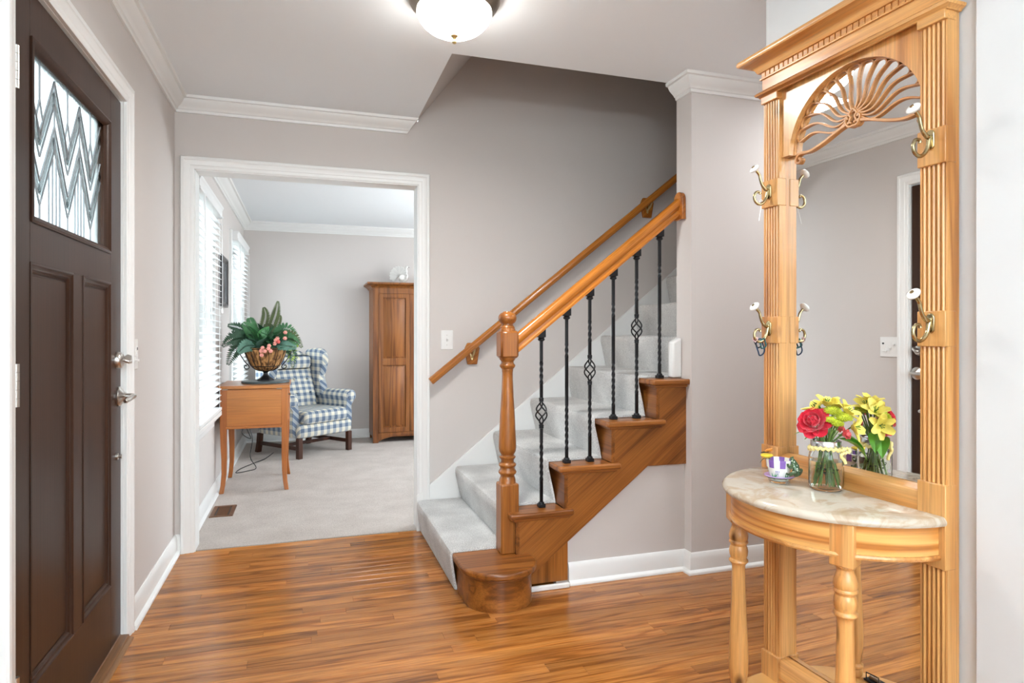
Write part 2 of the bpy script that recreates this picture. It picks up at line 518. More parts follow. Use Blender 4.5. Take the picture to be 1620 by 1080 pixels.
# ------------------------------------------------------------------ the shell
XL, YB, ZC = -0.66, 3.765, 2.41
CROWN = [(0, 0), (0, -0.078), (0.010, -0.078), (0.012, -0.066), (0.019, -0.062), (0.021, -0.056), (0.030, -0.048),
         (0.044, -0.036), (0.052, -0.022), (0.054, -0.016), (0.066, -0.014), (0.068, 0)]
BASE = [(0, 0), (0.030, 0), (0.030, 0.008), (0.024, 0.017), (0.015, 0.020), (0.015, 0.076), (0.012, 0.083), (0.010, 0.093), (0.004, 0.1), (0, 0.1)]
CASE = [(0, 0), (0, 0.010), (0.006, 0.014), (0.019, 0.014), (0.024, 0.018), (0.044, 0.019), (0.049, 0.023), (0.062, 0.023), (0.066, 0.018), (0.066, 0)]
XZm = Matrix(((1, 0, 0, 0), (0, 0, -1, 0), (0, 1, 0, 0), (0, 0, 0, 1)))


def T(x, y, z): return Matrix.Translation((x, y, z))


floor = struct('floor', MB().box(-0.66, -1.5, -0.06, 3.2, 3.775, -0.0125), M['floorbase'])
m = MB()
m.box(-0.80, -1.5, ZC, 0.62, YB + 0.02, ZC + 0.05).box(0.62, -1.5, ZC, 3.2, 2.80, ZC + 0.05)
struct('ceiling', m, M['ceil'])
# left wall with the front door's hole
m = MB()
m.box(-0.80, -1.5, -0.06, XL, 1.786, ZC + 0.05).box(-0.80, 2.772, -0.06, XL, YB, ZC + 0.05).box(-0.80, 1.786, 2.045, XL, 2.772, ZC + 0.05)
struct('wall_left', m, M['wall'])
struct('wall_behind', MB().box(-0.8, -1.6, -0.06, -0.4, -1.5, ZC).box(1.2, -1.6, -0.06, 1.6, -1.5, ZC).box(-0.4, -1.6, -0.06, 1.2, -1.5, 0.85).box(-0.4, -1.6, 2.15, 1.2, -1.5, ZC), M['wall'])  # opening sized to let in a limited share of sky light
# back wall with the wide opening; it runs up behind the stairs
m = MB()
m.box(-0.80, YB, -0.06, -0.565, 3.885, ZC).box(-0.565, YB, 2.035, 0.63, 3.885, ZC)
m.box(0.63, YB, -0.06, 4.2, 3.885, 5.0)
struct('wall_back', m, M['wall'])
m = MB().box(1.445, -1.5, -0.06, 1.60, 1.753, ZC)
struct('wall_right', m, M['wallwhite'])
m = MB().box(1.78, 2.69, -0.06, 3.2, 2.82, 5.0).box(0.62, 2.74, ZC + 0.05, 1.78, 2.80, 5.0)
struct('wall_hall', m, M['wall'])
struct('wall_hall_end', MB().box(1.60, 1.62, -0.06, 3.2, 1.753, ZC).box(3.2, 1.6, -0.06, 3.3, 2.9, ZC), M['wall'])
m = MB().prism([(1.10, 2.75, -0.01), (1.79, 2.75, -0.01), (1.79, 2.75, 0.54), (1.555, 2.75, 0.54), (1.10, 2.75, 0.175)], (0, 0.05, 0))
struct('wall_under_stair', m, M['wall'])
m = MB().prism([(0.62, 2.80, 2.41), (2.55, 2.80, 4.89), (2.50, 2.80, 4.93), (0.58, 2.80, 2.45)], (0, 0.965, 0))
struct('ceiling_stair_slope', m, M['wall'])
m = MB().box(4.2, 2.69, -0.06, 4.3, 3.9, 5.0).box(0.5, 2.69, 4.95, 4.3, 3.9, 5.05).box(3.2, 2.69, -.06, 4.2, 2.82, 5.0)
struct('wall_stairwell', m, M['wall'])

# the front room
Y2, X2, Z2 = 7.32, -0.625, 2.345
W1 = (3.98, 4.84); W2 = (6.02, 7.04); WZ = (0.62, 1.99)
m = MB()
m.box(-0.78, 3.885, -0.06, X2, W1[0], Z2).box(-0.78, W1[1], -0.06, X2, W2[0], Z2).box(-0.78, W2[1], -0.06, X2, Y2, Z2)
for a, b in (W1, W2):
    m.box(-0.78, a, -0.06, X2, b, WZ[0]).box(-0.78, a, WZ[1], X2, b, Z2)
struct('wall_far_left', m, M['wall'])
struct('wall_far_back', MB().box(-0.78, Y2, -0.06, 3.3, Y2 + 0.12, Z2), M['wall'])
struct('wall_far_right', MB().box(3.2, 3.885, -0.06, 3.3, 4.6, Z2).box(3.2, 6.6, -0.06, 3.3, Y2, Z2).box(3.2, 4.6, -0.06, 3.3, 6.6, 0.7).box(3.2, 4.6, 2.0, 3.3, 6.6, Z2), M['wall'])  # out of view; the gap is added so more sky light enters
struct('ceiling_front_room', MB().box(-0.78, 3.885, Z2, 3.3, Y2 + 0.12, Z2 + 0.1), M['ceil'])
o = struct('floor_front_room', MB().box(-0.78, 3.775, -0.06, 3.3, Y2, 0.004), M['room_carpet'])
struct('ground', MB().box(-30, -30, -0.35, 30, 40, -0.25), plain('pale_concrete', (0.45, 0.46, 0.44), 0.9))

# mouldings
c = MB()
c.mould([(-a, b) for a, b in CROWN], [(XL, -1.5), (XL, YB), (0.562, YB)], T(0, 0, ZC), shear=lambda o_, h: (h + 0.078) * 0.78)
struct('trim_1', c, M['trim'], 'white crown moulding along the door wall and over the wide opening', 0)
c = MB(); c.mould([(-a, b) for a, b in CROWN], [(1.78, 2.815), (1.78, 2.69), (3.2, 2.69)], T(0, 0, ZC))
struct('trim_2', c, M['trim'], 'white crown moulding wrapping the end of the stair wall')
c = MB(); c.mould([(-a * 1.2, b * 1.15) for a, b in CROWN], [(X2, 3.885), (X2, Y2), (3.2, Y2)], T(0, 0, Z2))
struct('trim_3', c, M['trim'], 'white crown moulding in the front room')
c = MB(); c.mould(CASE, [(-0.565, 0), (-0.565, 2.035), (0.63, 2.035), (0.63, 0)], T(0, YB, 0) @ XZm)
c.box(-0.580, YB - 0.004, 0, -0.560, 3.889, 2.035).box(0.625, YB - 0.004, 0, 0.645, 3.889, 2.035).box(-0.58, YB - 0.004, 2.030, 0.645, 3.889, 2.05)
struct('trim_4', c, M['trim'], 'white casing around the wide opening to the front room')
c = MB(); c.mould(CASE, [(1.786, 0), (1.786, 2.045), (2.772, 2.045), (2.772, 0)], T(XL, 0, 0) @ YZ)
c.box(-0.80, 1.770, 0, -0.661, 1.788, 2.045).box(-0.80, 2.770, 0, -0.661, 2.786, 2.045).box(-0.80, 1.770, 2.043, -0.661, 2.786, 2.06)
c.box(-0.735, 2.764, 0.02, -0.712, 2.772, 2.045)
struct('trim_5', c, M['trim'], 'white casing around the dark front door')
c = MB().box(1.425, 0.2, 0, 1.446, 1.046, 2.41)
struct('trim_6', c, M['wallwhite'], 'white casing on the near right wall beside the hall tree', 0.003)


def baseb(name, path, label):
    c = MB(); c.mould([(-a, b) for a, b in BASE], path)
    return struct(name, c, M['trim'], label)


baseb('baseboard_left', [(XL, 2.838), (XL, YB), (-0.631, YB)], 'white baseboard between the front door and the opening')
baseb('baseboard_left_near', [(XL, -1.5), (XL, 1.72)], 'white baseboard before the front door')
baseb('baseboard_stair', [(1.157, 2.75), (1.78, 2.75), (1.78, 2.69), (3.2, 2.69)], 'white baseboard below the stair stringer and along the hall')
baseb('baseboard_far_left', [(X2, 3.885), (X2, Y2), (3.2, Y2)], 'white baseboard round the front room')
struct('baseboard_shoe', MB().box(0.955, 2.706, 0, 1.150, 2.724, 0.022), M['trim'], 'short white shoe moulding below the oak stringer', 0.004)

# floor planks, each its own board
PW = 0.0572
def plank_mesh(name, L):
    b = MB(); g = 0.0004; c = 0.0005; w = PW / 2 - g
    lo = [(-L / 2, -w, -0.012), (L / 2, -w, -0.012), (L / 2, w, -0.012), (-L / 2, w, -0.012)]
    mid = [(x, y, -c) for x, y, z in lo]
    top = [(x - math.copysign(c, x), y - math.copysign(c, y), 0) for x, y, z in lo]
    b.loft([lo, mid, top]); return b


meshes = {}
rest = MB()
n_pl = 0
rp = random.Random(11)
row = 0; y = 3.772 - PW / 2
while y > -1.5:
    x = -0.66 - rp.random() * 0.5
    while x < 3.2:
        L = rp.choice([0.5, 0.7, 0.9, 1.1, 1.4, 1.7])
        x0, x1 = max(x, -0.655), min(x + L, 3.19)
        if x1 - x0 > 0.05:
            if y > 0.95 and x0 < 2.15 and n_pl < 290:
                key = round(x1 - x0 - 0.0006, 4)
                if key not in meshes:
                    o = build('plank', plank_mesh('plank', key), M['plank'], floor, flat=True); meshes[key] = o.data
                else:
                    o = bpy.data.objects.new('plank', meshes[key]); COL.objects.link(o); o.parent = floor
                o.location = ((x0 + x1) / 2, y, 0); n_pl += 1
            else:
                rest.box(x0, y - PW / 2 + 0.0005, -0.012, x1 - 0.0006, y + PW / 2 - 0.0005, 0)
        x += L
    y -= PW; row += 1
build('plank_field', rest, M['plank'], floor, flat=True, kind='stuff')
struct('trim_7', MB().prism([(-0.715, 0, 0), (-0.625, 0, 0), (-0.628, 0, 0.006), (-0.640, 0, 0.008), (-0.642, 0, 0.017), (-0.668, 0, 0.019), (-0.672, 0, 0.024), (-0.715, 0, 0.024)], (0, 0.984, 0), T(0, 1.787, 0)), M['threshold'], 'grooved oak threshold under the front door')

# ------------------------------------------------------------------ front door
XD = -0.668
door = struct('door_1', MB().box(XD - 0.044, 1.792, 0.026, XD - 0.014, 2.763, 1.455).box(XD - 0.044, 1.792, 1.455, XD - 0.014, 1.955, 2.036)
              .box(XD - 0.044, 2.600, 1.455, XD - 0.014, 2.763, 2.036).box(XD - 0.044, 1.955, 1.905, XD - 0.014, 2.600, 2.036), M['door'], 'dark brown front door with leaded glass above two tall panels')
def dpart(name, x0, y0, z0, x1, y1, z1, bev=0.004, mat='door'):
    return build(name, MB().box(x0, y0, z0, x1, y1, z1), M[mat], door, bev)
P1, P2, PZ = (1.925, 2.243), (2.330, 2.632), (0.252, 1.345)
f0 = XD - 0.014
dpart('stile', f0, 1.792, 0.026, XD, P1[0], 2.036, 0.002); dpart('stile', f0, P2[1], 0.026, XD, 2.763, 2.036, 0.002)
dpart('muntin', f0, P1[1], PZ[0], XD, P2[0], PZ[1], 0.001)
dpart('bottom_rail', f0, P1[0], 0.026, XD, P2[1], PZ[0], 0.001)
dpart('lock_rail', f0, P1[0], PZ[1], XD, P2[1], 1.449, 0.001)
dpart('top_rail', f0, P1[0], 1.920, XD, P2[1], 2.036, 0.001)
PANEL = [(0, -0.012), (0, 0.002), (-0.006, 0.003), (-0.012, -0.003), (-0.018, -0.004), (-0.024, -0.011), (-0.026, -0.012)]
for a, b in (P1, P2):
    c = MB(); c.mould(PANEL, [(a, PZ[0]), (b, PZ[0]), (b, PZ[1]), (a, PZ[1])][::-1], T(XD, 0, 0) @ YZ, closed=True)
    build('panel_moulding', c, M['door'], door)
    build('raised_panel', MB().box(f0 - 0.002, a + 0.03, PZ[0] + 0.03, f0 + 0.004, b - 0.03, PZ[1] - 0.03), M['door'], door, 0.003)
GY, GZ = (1.962, 2.578), (1.464, 1.900)
c = MB(); c.mould([(0, -0.014), (0, 0.004), (-0.007, 0.006), (-0.014, 0.001), (-0.02, -0.003), (-0.024, -0.014)], [(1.93, 1.447), (2.625, 1.447), (2.625, 1.922), (1.93, 1.922)][::-1], T(XD, 0, 0) @ YZ, closed=True)
build('glass_moulding', c, M['door'], door)
gl = build('door_glass', MB().box(XD - 0.030, 1.94, 1.45, XD - 0.024, 2.62, 1.915), M['texglass'], door, flat=True)
gl['label'] = 'obscure textured glass'
# chevron cames and bevels
PER = 0.2155; VY = (2.052, 2.2675, 2.483); PY = (1.944, 2.160, 2.375, 2.591)
def clip_seg(a, b):
    a, b = Vector(a), Vector(b)
    ts = [0.0, 1.0]; d = b - a
    for k, lo, hi in ((0, 1.948, 2.603), (1, 1.452, 1.912)):
        if abs(d[k]) < 1e-9:
            if a[k] < lo or a[k] > hi: return None
            continue
        t0, t1 = sorted(((lo - a[k]) / d[k], (hi - a[k]) / d[k]))
        ts[0] = max(ts[0], t0); ts[1] = min(ts[1], t1)
    if ts[1] <= ts[0]: return None
    return a + d * ts[0], a + d * ts[1]
def came(a, b, w=0.0038, t=0.004, name='came', mat='came'):
    s_ = clip_seg(a, b)
    if not s_: return
    a, b = s_
    d = (b - a).normalized(); n = Vector((-d.y, d.x)) * w / 2
    q = [a + n, b + n, b - n, a - n]
    build(name, MB().prism([(XD - 0.024, p.x, p.y) for p in q], (t, 0, 0)), M[mat], gl, flat=True)
zig = [PY[0], VY[0], PY[1], VY[1], PY[2], VY[2], PY[3]]
for zp, zv in ((1.887, 1.710), (1.822, 1.643), (1.757, 1.577), (1.692, 1.512)):
    for i in range(6):
        za, zb = (zp, zv) if i % 2 == 0 else (zv, zp)
        came((zig[i], za), (zig[i + 1], zb))
for zp, zv in ((1.855, 1.677), (1.724, 1.545)):
    for i in range(6):
        za, zb = (zp, zv) if i % 2 == 0 else (zv, zp)
        came((zig[i], za), (zig[i + 1], zb), 0.026, 0.0025, 'bevel', 'bevelglass')
for vy in VY:
    came((vy, 1.912), (vy, 1.800)); came((vy, 1.512), (vy, 1.452))
    for s_ in (-1, 1):
        came((vy, 1.800), (vy + s_ * 0.022, 1.748)); came((vy + s_ * 0.022, 1.748), (vy, 1.690))
for py in PY[1:3]:
    came((py, 1.887), (py, 1.692), 0.003); 
    for s_ in (-0.042, -0.014, 0.014, 0.042):
        came((py + s_, 1.692 - abs(s_) * 1.67), (py + s_, 1.452), 0.0032)
for k in range(3):
    z0 = (1.744, 0.988, 0.245)[k]
    c = MB()
    for q in range(5):
        c.lathe([(0.0005, q * 0.0206), (0.0075, q * 0.0206), (0.0075, q * 0.0206 + 0.0196), (0.0005, q * 0.0206 + 0.0196)], (XD + 0.013, 1.806, z0), 12)
    c.box(XD, 1.806, z0, XD + 0.004, 1.826, z0 + 0.102)
    build('hinge', c, M['nickel'], door)
RX = Matrix.Rotation(PI / 2, 4, 'Y')
def onx(y, z): return T(XD, y, z) @ RX
c = MB(); c.lathe([(0.0005, 0), (0.031, 0), (0.031, 0.008), (0.028, 0.016), (0.022, 0.020), (0.0005, 0.020)], (0, 0, 0), 24, onx(2.712, 1.063))
db = build('deadbolt', c, M['nickel'], door)
c = MB(); c.lathe([(0.006, 0.018), (0.006, 0.03), (0.0005, 0.03)], (0, 0, 0), 12, onx(2.712, 1.063))
c.prism([(XD + 0.028, 2.690, 1.055), (XD + 0.046, 2.694, 1.048), (XD + 0.050, 2.712, 1.050), (XD + 0.046, 2.732, 1.068), (XD + 0.030, 2.736, 1.074), (XD + 0.026, 2.712, 1.066)], (0, -0.004, 0.012))
build('thumb_turn', c, M['nickel'], db, 0.003)
c = MB(); c.lathe([(0.0005, 0), (0.036, 0), (0.037, 0.006), (0.032, 0.011), (0.022, 0.016), (0.012, 0.026), (0.011, 0.048), (0.0005, 0.048)], (0, 0, 0), 24, onx(2.728, 0.927))
lv = build('door_lever', c, M['nickel'], door)
c = MB(); c.tube(cat_rom([(XD + 0.046, 2.732, 0.927), (XD + 0.054, 2.715, 0.928), (XD + 0.056, 2.680, 0.927), (XD + 0.056, 2.640, 0.923), (XD + 0.05, 2.612, 0.918)], 5), [0.0105] * 6 + [0.0095] * 9 + [0.008] * 5 + [0.006], 10)
build('handle', c, M['nickel'], lv)
c = MB(); c.lathe([(0.0005, 0), (0.012, 0), (0.012, 0.006), (0.006, 0.008), (0.006, 0.013), (0.009, 0.018), (0.0005, 0.020)], (0, 0, 0), 14, onx(2.704, 0.707))
build('door_peg', c, M['nickel'], door)

# switch plates
t = thing('switch_plate', (-0.66, 2.905, 1.08), 'white multi-gang switch plate between the front door and the corner', 'switch')
build('plate', MB().box(-0.660, 2.846, 1.018, -0.654, 2.962, 1.140), M['plastic'], t, 0.002)
for i, yy in enumerate((2.864, 2.888, 2.912)):
    build('toggle', MB().box(-0.655, yy - 0.005, 1.070 - 0.02 * i + 0.02, -0.638, yy + 0.005, 1.079 - 0.02 * i + 0.02), M['plastic'], t, 0.002)
build('rocker', MB().box(-0.655, 2.926, 1.05, -0.651, 2.950, 1.112), M['plastic'], t, 0.001)
build('display', MB().box(-0.652, 2.932, 1.095, -0.6505, 2.945, 1.106), M['darkplastic'], t)
t = thing('light_switch', (0.801, YB, 1.12), 'white single toggle light switch on the back wall beside the opening', 'switch')
build('plate', MB().box(0.766, 3.759, 1.066, 0.839, 3.766, 1.180), M['plastic'], t, 0.002)
build('toggle', MB().prism([(0.797, 3.760, 1.131), (0.797, 3.744, 1.136), (0.797, 3.744, 1.128), (0.797, 3.760, 1.112)], (0.010, 0, 0)), M['plastic'], t, 0.001)
for zz in (1.094, 1.152):
    c = MB(); c.lathe([(0.0004, 0), (0.003, 0), (0.002, 0.001), (0.0004, 0.001)], (0, 0, 0), 8, T(0.802, 3.759, zz) @ Matrix.Rotation(PI / 2, 4, 'X'))
    build('screw', c, M['nickel'], t)

# ceiling lamp
LX, LY = 0.525, 2.330
t = thing('ceiling_light', (LX, LY, ZC), 'flush ceiling light with bronze pan and lit ribbed opal glass bowl', 'lamp')
c = MB(); c.lathe([(0.0005, 0), (0.150, 0), (0.168, -0.008), (0.170, -0.016), (0.160, -0.034), (0.142, -0.046), (0.139, -0.050), (0.135, -0.046), (0.0005, -0.03)], (LX, LY, ZC - 0.0005), 48)
build('pan', c, M['bronze'], t)
c = MB(); rings = []
prof = [(0.120, -0.036), (0.137, -0.050), (0.139, -0.064), (0.132, -0.082), (0.118, -0.100), (0.100, -0.116), (0.075, -0.130), (0.045, -0.139), (0.012, -0.143)]
for r, z in prof:
    rib = 0.010 if r > 0.05 else 0.0
    rings.append([(LX + (r + rib * r * (abs(math.sin(k * PI / 4)) - 0.5) * 0.9) * math.cos(2 * PI * k / 192), LY + (r + rib * r * (abs(math.sin(k * PI / 4)) - 0.5) * 0.9) * math.sin(2 * PI * k / 192), ZC + z) for k in range(192)])
c.loft(rings); build('glass_bowl', c, M['lampglass'], t)
c = MB(); c.lathe([(0.0005, -0.138), (0.013, -0.139), (0.014, -0.144), (0.009, -0.149), (0.006, -0.153), (0.0045, -0.157), (0.008, -0.161), (0.009, -0.166), (0.006, -0.171), (0.0005, -0.173)], (LX, LY, ZC), 20)
build('finial', c, M['brasslight'], t)

# ------------------------------------------------------------------ staircase
st = thing('staircase', (1.1, 3.2, 0), 'oak staircase with grey carpet runner, turned newel post and black iron balusters', 'staircase')
RISE_X = [0.655, 0.898, 1.133, 1.373, 1.613] + [1.613 + 0.240 * k for k in range(1, 9)]
TOP = [0.168, 0.356, 0.553, 0.748, 0.940] + [0.940 + 0.195 * k for k in range(1, 9)]
YO, YI = 2.735, 3.745        # open side, wall side
# first step: rounded bullnose
cx, cy = 0.800, 2.690
def bull(r, z0, z1, back):
    pts = [(cx - r, back, z0)] + [(cx + r * math.cos(a), cy + r * math.sin(a), z0) for a in [PI + PI * k / 24 for k in range(25)]] + [(cx + r, back, z0)]
    return MB().prism(pts, (0, 0, z1 - z0))
build('bullnose_riser', bull(0.148, 0.0, TOP[0] - 0.028, 2.84), M['oak_x'], st)
build('bullnose_tread', bull(0.170, TOP[0] - 0.030, TOP[0], 2.86), M['oak_x'], st, 0.009, 3)
build('bullnose_cove', bull(0.156, TOP[0] - 0.042, TOP[0] - 0.029, 2.84), M['oak_x'], st, 0.005)
# risers and treads
for k in range(13):
    x, zt = RISE_X[k], TOP[k]; zb = TOP[k - 1] if k else 0.0
    y0 = YO - 0.0006 if k < 5 else 2.822
    build('riser', MB().box(x, 2.86 if k == 0 else y0, zb, x + 0.018, YI, zt - 0.026), M['oak_y'], st, 0.001)
    nx = RISE_X[k + 1] if k < 12 else x + 0.24
    if k == 0:
        build('tread', MB().box(x - 0.02, 2.86, zt - 0.028, nx + 0.01, YI, zt), M['oak_y'], st, 0.003)
    else:
        c = MB(); xs = nx + 0.038
        if k == 4: xs = 1.797
        if k < 5:
            c.prism([(x - 0.034, YO - 0.032, zt - 0.027), (xs, YO - 0.032, zt - 0.027), (xs, YO - 0.0005, zt - 0.027), (min(nx, 1.779), YO - 0.0005, zt - 0.027), (min(nx, 1.779), YI, zt - 0.027), (x - 0.034, YI, zt - 0.027)], (0, 0, 0.027))
        else:
            c.box(x - 0.034, 2.822, zt - 0.027, nx, YI, zt)
        build('tread', c, M['oak_x'], st, 0.008, 3)
        if k < 5:   # cove under the return
            c = MB(); x1 = xs - 0.012 if k < 4 else 1.786
            c.prism([(x - 0.012, YO - 0.012, zt - 0.040), (x1, YO - 0.012, zt - 0.040), (x1, YO, zt - 0.040), (x, YO, zt - 0.040), (x, 2.83, zt - 0.040), (x - 0.012, 2.83, zt - 0.040)], (0, 0, 0.014))
            build('cove_moulding', c, M['oak_x'], st, 0.004)
# stringer with the stepped top and the straight lower edge
ol = [(0.915, 0.0), (0.915, TOP[1] - 0.027)]
for k in (2, 3, 4):
    ol += [(RISE_X[k] + 0.0025, TOP[k - 1] - 0.027), (RISE_X[k] + 0.0025, TOP[k] - 0.027)]
ol += [(1.785, TOP[4] - 0.027), (1.785, 0.522), (1.568, 0.524), (0.935, 0.034), (0.935, 0.0)]
build('stringer', MB().prism([(x, YO, z) for x, z in ol], (0, 0.020, 0)), M['oak_diag'], st, 0.001)
build('filler_panel', MB().prism([(0.93, YO + 0.006, 0.022), (1.153, YO + 0.006, 0.022), (1.153, YO + 0.006, 0.215), (0.93, YO + 0.006, 0.04)], (0, 0.012, 0)), M['oak_z'], st, 0.001)
# carpet: waterfall over every nosing
CT = 0.014
outer = [(0.648 - CT * 0.4, 0.001)]
prof_out, prof_in = [], []
def step_pts(k, t):
    x, z = RISE_X[k], TOP[k]; zb = TOP[k - 1] if k else 0.0
    nose = x - 0.036 if k else x - 0.022
    P = [(x - t, zb + (t if k else 0.002)), (x - 0.010 - t, zb + 0.055), (nose - t * 0.9, z - 0.030), (nose - t * 1.05, z - 0.014), (nose - t * 0.75, z + t * 0.45), (nose - t * 0.1, z + t * 0.95), (nose + 0.012, z + t)]
    return P
Po, Pi = [], []
for k in range(12):
    Po += step_pts(k, CT); Pi += step_pts(k, 0.0012)
Po.append((RISE_X[12] - 0.02, TOP[11] + CT)); Pi.append((RISE_X[12] - 0.02, TOP[11] + 0.0012))
def carpet_strip(k0, k1, y0, y1, name):
    a, b = Po[k0:k1], Pi[k0:k1]
    rings = []
    for yy, s_ in ((y0, 0.35), (y0 + 0.004, 0.85), (y0 + 0.010, 1.0), (y1, 1.0)):
        rings.append([(q[0] + (p[0] - q[0]) * s_, yy, q[1] + (p[1] - q[1]) * s_) for p, q in zip(a, b)] + [(p[0], yy, p[1]) for p in b[::-1]])
    return MB().loft(rings)
o = build('carpet_runner', carpet_strip(0, len(Po), 2.838, YI - 0.004, 'c'), M['stair_carpet'], st)
o['label'] = 'pale grey cut-pile carpet runner'
# newel post
nx, ny = 0.876, 2.790
def sq(h, z0, z1): return MB().box(nx - h, ny - h, z0, nx + h, ny + h, z1)
nw = build('newel_post', sq(0.0425, 0.168, 0.482), M['oak_z'], st, 0.006)
prof = [(0.0425 * 1.0, 0.478), (0.038, 0.484), (0.0375, 0.496), (0.034, 0.508), (0.032, 0.513), (0.033, 0.518), (0.0405, 0.527), (0.0415, 0.531), (0.0405, 0.536), (0.034, 0.545), (0.0335, 0.553),
        (0.039, 0.560), (0.0405, 0.564), (0.039, 0.569), (0.030, 0.576), (0.029, 0.586), (0.034, 0.594), (0.0375, 0.598), (0.0375, 0.602), (0.030, 0.606), (0.0285, 0.610), (0.032, 0.616), (0.038, 0.626), (0.0405, 0.642), (0.040, 0.668),
        (0.037, 0.72), (0.034, 0.79), (0.029, 0.87), (0.025, 0.95), (0.0245, 0.985), (0.026, 0.992), (0.026, 1.000), (0.030, 1.004), (0.036, 1.012), (0.036, 1.018), (0.030, 1.025), (0.028, 1.032), (0.030, 1.037), (0.036, 1.044), (0.037, 1.052)]
build('turned_shaft', MB().lathe(prof, (nx, ny, 0), 32), M['oak_z'], nw)
build('newel_block', sq(0.0425, 1.050, 1.175), M['oak_z'], nw, 0.010, 1)
prof = [(0.036, 1.172), (0.036, 1.180), (0.033, 1.186), (0.034, 1.190), (0.030, 1.196), (0.026, 1.201), (0.026, 1.206), (0.034, 1.212), (0.0405, 1.222), (0.0425, 1.233), (0.040, 1.244), (0.034, 1.252), (0.026, 1.257), (0.021, 1.258), (0.019, 1.262), (0.0005, 1.264)]
build('newel_ball', MB().lathe(prof, (nx, ny, 0), 32), M['oak_z'], nw)
# handrail
sl = 0.795
def rail_z(x): return 1.126 + (x - 0.93) * sl
hr = [(-0.030, -0.034), (0.030, -0.034), (0.031, -0.024), (0.024, -0.018), (0.022, -0.006), (0.030, 0.004), (0.032, 0.016), (0.028, 0.028), (0.018, 0.036), (0.0, 0.039), (-0.018, 0.036), (-0.028, 0.028), (-0.032, 0.016), (-0.030, 0.004), (-0.022, -0.006), (-0.024, -0.018), (-0.031, -0.024)]
c = MB(); c.loft([[(x, 2.79 + a, rail_z(x) + b * 1.22) for a, b in hr] for x in (0.917, 1.772)])
build('handrail', c, M['rail'], st)
c = MB()
ro = [(-0.040, -0.068)] + [(0.040 * math.cos(a), 0.030 + 0.040 * math.sin(a)) for a in [PI - PI * k / 14 for k in range(15)]] + [(0.040, -0.068)]
c.prism([(1.779, 2.775 + a, 1.793 + b) for a, b in ro], (-0.020, 0, 0))
build('rosette', c, M['rail'], st, 0.003)
# iron balusters
b0 = None
def bal(x, zb, kind):
    zt = rail_z(x) - 0.034 * 1.22
    global b0
    b0 = MB()
    def sec(zc0, zc1, tw, n=4, r=0.0088):
        m_ = max(2, int(abs(tw) / 0.35) + 2); rings = []
        for i in range(m_):
            f = i / (m_ - 1)
            rings.append([(x + r * math.cos(tw * f + PI / 4 + 2 * PI * q / n), 2.79 + r * math.sin(tw * f + PI / 4 + 2 * PI * q / n), zc0 + (zc1 - zc0) * f) for q in range(n)])
        b0.loft(rings)
    L = zt - zb
    def rod(z0, z1): sec(z0, z1, 0)
    def twist(z0, z1): sec(z0, z1, (z1 - z0) / 0.030 * PI / 2 * 1.0)
    if kind == 'basket':
        zc = zb + L * 0.535
        a0, a1 = zc - 0.062, zc + 0.062
        rod(zb, zb + 0.12); twist(zb + 0.12, a0 - 0.07); rod(a0 - 0.07, a0)
        o_ = build('baluster', b0, M['iron'], st); b0 = MB()
        rod(a1, a1 + 0.07); twist(a1 + 0.07, zt - 0.14); rod(zt - 0.14, zt); build('upper_rod', b0, M['iron'], o_)
        for q in range(4):
            pts = []
            for i in range(17):
                f = i / 16; z = a0 + 0.01 + (a1 - a0 - 0.02) * f; r = 0.004 + 0.024 * math.sin(PI * f) ** 1.1; a = q * PI / 2 + f * PI * 1.15
                pts.append((x + r * math.cos(a), 2.79 + r * math.sin(a), z))
            build('basket_wire', MB().tube(pts, 0.0036, 6), M['iron'], o_)
        for z in (a0, a1):
            build('collar', MB().lathe([(0.008, -0.010), (0.0115, -0.008), (0.010, -0.003), (0.0115, 0.002), (0.0115, 0.006), (0.008, 0.010)], (x, 2.79, z), 14), M['iron'], o_)
    else:
        z1 = zb + L * 0.46; z2 = zb + L * 0.60
        rod(zb, zb + 0.06); twist(zb + 0.06, z1 - 0.06); rod(z1 - 0.06, z2 + 0.06); twist(z2 + 0.06, zt - 0.16); rod(zt - 0.16, zt)
        o_ = build('baluster', b0, M['iron'], st)
    build('base_shoe', MB().box(x - 0.016, 2.774, zb, x + 0.016, 2.806, zb + 0.016).lathe([(0.015, 0.016), (0.0135, 0.022), (0.0105, 0.026), (0.0005, 0.026)], (x, 2.79, zb), 12), M['iron'], o_, 0.002)
    s2 = 0.0165
    c = MB(); X0, X1 = x - s2, x + s2
    c.prism([(X0, 2.79 - s2, zt - 0.028), (X1, 2.79 - s2, zt - 0.028), (X1, 2.79 - s2, rail_z(X1) - 0.040), (X0, 2.79 - s2, rail_z(X0) - 0.040)], (0, 2 * s2, 0))
    c.lathe([(0.0105, -0.046), (0.0165, -0.041), (0.0165, -0.036), (0.013, -0.033), (0.0165, -0.028)], (x, 2.79, zt), 14)
    build('top_shoe', c, M['iron'], o_)
for i, (x, k) in enumerate([(1.041, 1), (1.168, 2), (1.287, 2), (1.411, 3), (1.537, 3), (1.664, 4)]):
    bal(x, TOP[k], 'basket' if i % 2 == 0 else 'twist')

# skirt board on the back wall, and the stub beside the wall end
def skz(x): return 0.198 + (x - 0.618) * 0.795
pts = [(0.618, 0.0), (0.618, 0.205), (0.628, 0.215), (2.6, skz(2.6) + 0.012), (2.6, skz(2.6) - 0.5), (0.9, 0.0)]
struct('trim_8', MB().prism([(x, 3.747, z) for x, z in pts], (0, 0.0178, 0)), M['trim'], 'white skirt board climbing the back wall beside the stairs', 0.003)
c = MB().prism([(1.728, 2.822, 0.942), (1.779, 2.822, 0.942), (1.779, 2.822, 1.142), (1.728, 2.822, 1.118)], (0, -0.052, 0))
struct('trim_9', c, M['trim'], 'short white skirt stub at the foot of the stair wall', 0.008)

